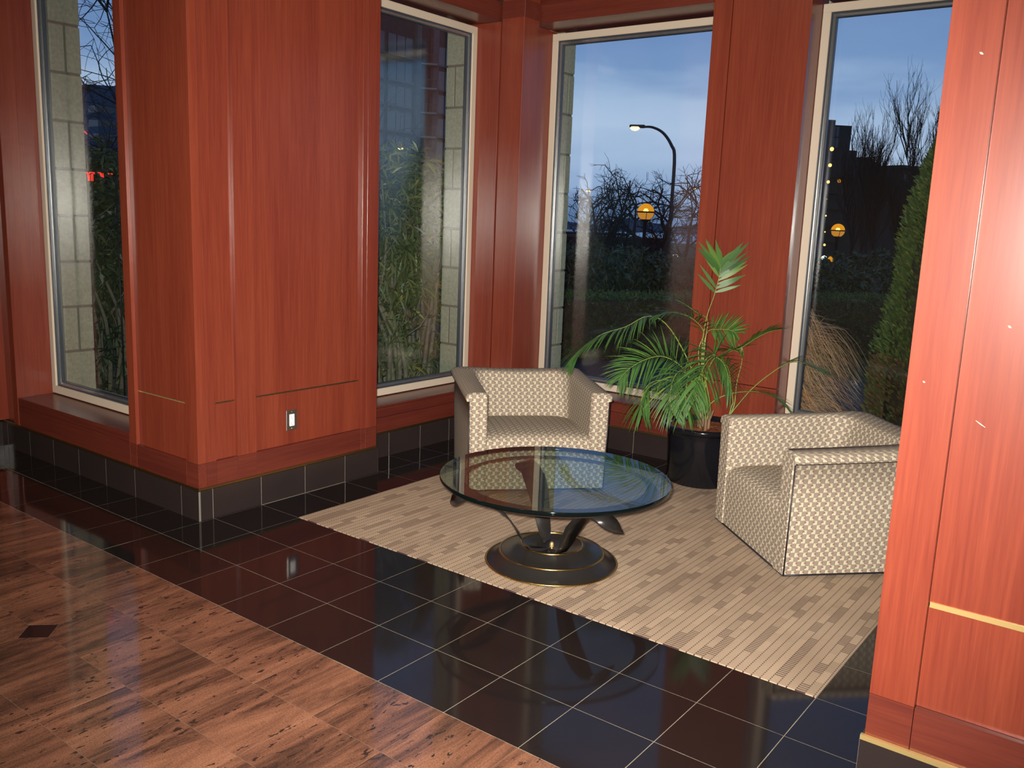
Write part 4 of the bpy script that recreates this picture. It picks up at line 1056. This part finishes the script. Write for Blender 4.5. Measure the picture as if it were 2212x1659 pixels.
# apartment block in window 2 : local x along the facade (to the right), local y away from us
pL = at(770, 300, 98); pR = at(985, 300, 112); Wd, a = facade_frame(pL, pR, 0)
bd = empty('apartment_building', (pL.x, pL.y, -3), a); tag(bd, 'dark apartment tower with glazed bays and balconies behind the shrubs of the second window', 'building')
H = at(895, 36, 105).z + 3
q = MB(); q.box(0, Wd, 0, 14, 0, H, bev=0); q.build('body', M['concrete_d'], bd)
q = MB(); q.box(-.3, Wd + .3, -.3, 14.3, H, H + .5); q.build('parapet', M['concrete'], bd)
u = Wd / 215.0     # metres per photo pixel along the facade
fh = 2.78
nf = int(H // fh)
for s0, s1 in ((114, 124), (150, 163)):
    q = MB(); q.box(s0 * u, s1 * u, -.5, 0, 0, H - .4, bev=.02); q.build('pier', M['concrete'], bd)
for k in range(2, nf):
    z0 = H - (k) * fh
    if z0 < 2: break
    for s0, s1, nm in ((58, 112, 3), (166, 200, 2), (8, 52, 3)):
        fr = part('window_frame', 'concrete', bd, s0 * u, s1 * u, -.22, 0, z0 + .25, z0 + .45)
        for j in range(nm):
            w_ = (s1 - s0) / nm; part('pane', 'far_glass', fr, (s0 + j * w_ + .8) * u, (s0 + (j + 1) * w_ - .8) * u, -.12, .02, z0 + .46, z0 + 2.55)
    part('recess_shade', 'black', bd, 124.5 * u, 149.5 * u, -.06, .02, z0 + .1, z0 + 2.6)  # flat black sheet painted in for the shade inside the balcony opening
    q = MB(); x0, x1 = 122 * u, 166 * u
    q.add([(x0, 0, z0), ((x0 + x1) / 2 - 1.0 * u, -1.6, z0), (x1, 0, z0), (x0, 0, z0 + .2), ((x0 + x1) / 2 - 1.0 * u, -1.6, z0 + .2), (x1, 0, z0 + .2)], [(2, 1, 0), (3, 4, 5), (0, 1, 4, 3), (1, 2, 5, 4)])
    bal = q.build('balcony_slab', M['kerb'], bd)
    q = MB(); mx_, my_ = (x0 + x1) / 2 - 1.0 * u, -1.55
    for (ax, ay, bx_, by_) in ((x0 + .1, -.1, mx_, my_), (mx_, my_, x1 - .1, -.1)):
        q.tube([(ax, ay, z0 + 1.15), (bx_, by_, z0 + 1.15)], .035, 4)
        for j in range(5): f = j / 4; q.tube([(ax + (bx_ - ax) * f, ay + (by_ - ay) * f, z0 + .2), (ax + (bx_ - ax) * f, ay + (by_ - ay) * f, z0 + 1.15)], .025, 4)
    q.build('railing', M['concrete'], bal)
# dark tower in window 4
pL = at(1700, 300, 74); pR = at(1905, 300, 75); Wd, a = facade_frame(pL, pR, 0)
bd = empty('office_tower', (pL.x, pL.y, -3), a); tag(bd, 'dark tower with a glazed top corner and lit bulbs, in the rightmost window', 'building')
u = Wd / 205.0; H = at(1755, 258, 74).z + 3
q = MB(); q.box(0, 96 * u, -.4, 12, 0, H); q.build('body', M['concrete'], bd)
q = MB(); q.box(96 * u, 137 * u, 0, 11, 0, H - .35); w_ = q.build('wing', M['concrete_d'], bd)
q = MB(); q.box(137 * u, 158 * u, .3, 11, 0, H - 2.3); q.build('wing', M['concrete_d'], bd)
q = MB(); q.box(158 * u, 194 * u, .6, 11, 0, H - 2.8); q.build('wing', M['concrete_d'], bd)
for j in range(2):
    for r_ in range(2): part('pane', 'far_glass', w_, (96.5 + j * 7) * u, (102.5 + j * 7) * u, -.08, .01, H - 1.3 - r_ * .9, H - .5 - r_ * .9)
for k in range(9):
    z0 = H - 4.6 - k * 1.35
    if z0 < 1: break
    part('ledge', 'concrete_d', bd, 97 * u, 136 * u, -.25, 0, z0, z0 + .12)
for i, (px, py, s_, mt) in enumerate(((1797, 322, .17, 'lamp_warm'), (1793, 357, .15, 'lamp_warm'), (1789, 393, .13, 'lamp_warm'), (1813, 391, .16, 'globe_up'), (1784, 466, .07, 'lamp_warm'), (1786, 430, .05, 'globe_up'), (1782, 501, .06, 'lamp_warm'), (1781, 529, .10, 'lamp_warm'))):
    p = at(px, py, 72.6); q = MB(); q.lathe([(0, s_), (s_ * .7, s_ * .7), (s_, 0), (s_ * .7, -s_ * .7), (0, -s_)], 10)
    o = q.build('lit_bulb', M[mt], bd); o.matrix_world = Matrix.Translation(p); 
    o.parent = bd; o.matrix_parent_inverse = Matrix.Identity(4); o.location = bd.matrix_basis.inverted() @ p
# entrance lights low in window 4
for i, (px, py, s_, mt, lb) in enumerate(((1780, 558, .11, 'white_light', 'small white light low between hedge and tower, rightmost window'), (1794, 562, .16, 'globe_up', 'yellow glowing lantern low behind the hedge in the rightmost window'))):
    p = at(px, py, 34); root = empty('garden_lantern', (p.x, p.y, -1)); tag(root, lb, 'lantern')
    q = MB(); q.tube([(0, 0, 0), (0, 0, p.z + 1 - s_)], .03, 6); q.build('post', M['black'], root)
    q = MB(); q.lathe([(0, s_), (s_ * .8, s_ * .6), (s_ * 1.1, 0), (s_ * .8, -s_ * .6), (0, -s_)], 10, (0, 0, p.z + 1)); q.build('lamp_glass', M[mt], root)
# low dark buildings along the horizon of window 3
for i, (x0, x1, yt, d, lb) in enumerate(((1215, 1350, 508, 90, 'long low dark building under the left bare tree, centre window'), (1350, 1450, 520, 80, 'low dark building behind the globe lamp post, centre window'), (1948, 2030, 366, 95, 'dark distant block behind the poplars beside the cypress'))):
    a_ = at(x0, yt, d); b_ = at(x1, yt, d + 3); Wd, an = facade_frame(a_, b_, 0); Hh = (a_.z + b_.z) / 2 + 3
    root = empty('low_building', (a_.x, a_.y, -3), an); tag(root, lb, 'building')
    q = MB(); q.box(0, Wd, 0, 8, 0, Hh); q.build('wall', M['concrete_d'], root)
    q = MB(); q.box(-.3, Wd + .3, -.4, 8.3, Hh, Hh + .25); q.build('roof', M['black'], root)
    for j in range(5): part('window', 'far_glass', root, Wd * (j + .2) / 5, Wd * (j + .8) / 5, -.05, .02, Hh - 1.6, Hh - .6)
# small lights seen between the trees
for (px, py, d, s_, mt, lb) in ((1314, 547, 60, .12, 'white_light', 'small white car light below the left bare tree'), (1459, 552, 50, .10, 'white_light', 'small white light beside the street lamp pole foot'), (1328, 477, 75, .12, 'white_light', 'faint white floodlight between the bare trees'), (1415, 512, 60, .11, 'globe_up', 'tiny orange light right of the globe lamp post')):
    p = at(px, py, d); root = empty('small_light', (p.x, p.y, -2)); tag(root, lb, 'light')
    q = MB(); q.tube([(0, 0, 0), (0, 0, p.z + 2 - s_)], .03, 5); q.build('post', M['black'], root)
    q = MB(); q.box(-s_ * 1.5, s_ * 1.5, -s_ * .5, s_ * .5, p.z + 2 - s_ * .5, p.z + 2 + s_ * .5, bev=.02); q.build('lens', M[mt], root)
# hills
def hill(pts, d, label, base=-4):
    P = [at(x, y, d) for x, y in pts]; q = MB(); n = len(P); back = CW.copy(); back.z = 0; back.normalize()
    vs = [(p.x, p.y, p.z) for p in P] + [(p.x - back.x * 50, p.y - back.y * 50, base) for p in P] + [(p.x + back.x * 120, p.y + back.y * 120, base) for p in P]
    fs = [(i, i + 1, n + i + 1, n + i) for i in range(n - 1)] + [(i + 1, i, 2 * n + i, 2 * n + i + 1) for i in range(n - 1)]
    q.add(vs, fs, smooth=True); tag(q.build('hill', M['hill']), label, 'hill', kind=None)
hill([(-200, 215), (0, 200), (120, 188), (190, 182), (262, 187), (350, 230), (480, 330), (640, 420)], 420, 'blue wooded hill behind the tree in the leftmost window')
hill([(1100, 500), (1220, 478), (1290, 486), (1360, 470), (1450, 490), (1560, 480), (1700, 495), (2000, 500), (2300, 510)], 700, 'low dark blue hill on the horizon of the centre window')
# pale tower far away behind window 1
p = at(222, 300, 160); root = empty('distant_tower', (p.x, p.y, -3)); tag(root, 'pale blue high-rise far away in the leftmost window', 'building')
hh = at(222, 222, 160).z + 3
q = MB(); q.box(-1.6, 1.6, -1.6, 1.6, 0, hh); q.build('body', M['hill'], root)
for j in range(8): part('window_band', 'far_glass', root, -1.65, 1.65, -1.65, 1.65, hh - 2 - j * 2.4, hh - .8 - j * 2.4)
# neon sign in window 1
DN = 6.75
p = at(186, 371, DN); e = at(240, 371, DN); dx = (e - p); dx.z = 0; dx.normalize(); an = math.atan2(dx.y, dx.x)
root = empty('neon_sign', (p.x, p.y, p.z), an); tag(root, 'red neon lettering YT with a red arc above, before the shrub in the leftmost window', 'sign')
k_ = DN / FPX
def stroke(name, lines):
    q = MB()
    for l in lines: q.tube([(x * k_, 0, -y * k_) for x, y in l], .85 * k_, 5)
    q.build(name, M['neon'], root)
stroke('letter_y', [[(0, 1), (4, 7), (4, 19)], [(3, 1), (6, 5), (9, 1)], [(7, 7), (7, 19)]])
stroke('letter_t', [[(7, 1), (18, 1), (18, 3.5), (14, 3.5), (14, 19)], [(11, 4), (11, 19)]])
stroke('letter_fragment', [[(25, 1), (32, 1), (35, 9)], [(30, 2), (32, 8), (38, 10)], [(36, 2), (37, 8)]])
stroke('letter_fragment', [[(47, 2), (50, 3)], [(53, 2), (57, 3)]])
stroke('neon_arc', [[(-14, -90), (-6, -88), (1, -84), (6, -79)]])
q = MB(); zf = -p.z - .15
q.tube([(62 * k_, .01, 21 * k_ * 0 - .02), (62 * k_, .01, zf)], .006, 5); q.tube([(-1 * k_, .008, -1.2 * k_), (62 * k_, .01, -1.5 * k_)], .0015, 4); q.tube([(-16 * k_, .01, 91 * k_), (-16 * k_, .01, zf)], .003, 4)
q.build('post', M['black'], root)
pw = at(60, 322, 30); pe = at(420, 334, 30); root = empty('overhead_wire', (pw.x, pw.y, -.5)); tag(root, 'thin pale overhead wire crossing the leftmost window', 'wire')
O = Vector((pw.x, pw.y, -.5)); q = MB(); q.tube([at(x, y, 30) - O for x, y in ((60, 322), (188, 326), (262, 329), (420, 334))], .012, 5); q.build('cable', M['kerb'], root)
for v in (pw, pe):
    q = MB(); q.tube([(v.x - O.x, v.y - O.y, 0), (v.x - O.x, v.y - O.y, v.z - O.z + .1)], .06, 6); q.build('pole', M['black'], root)
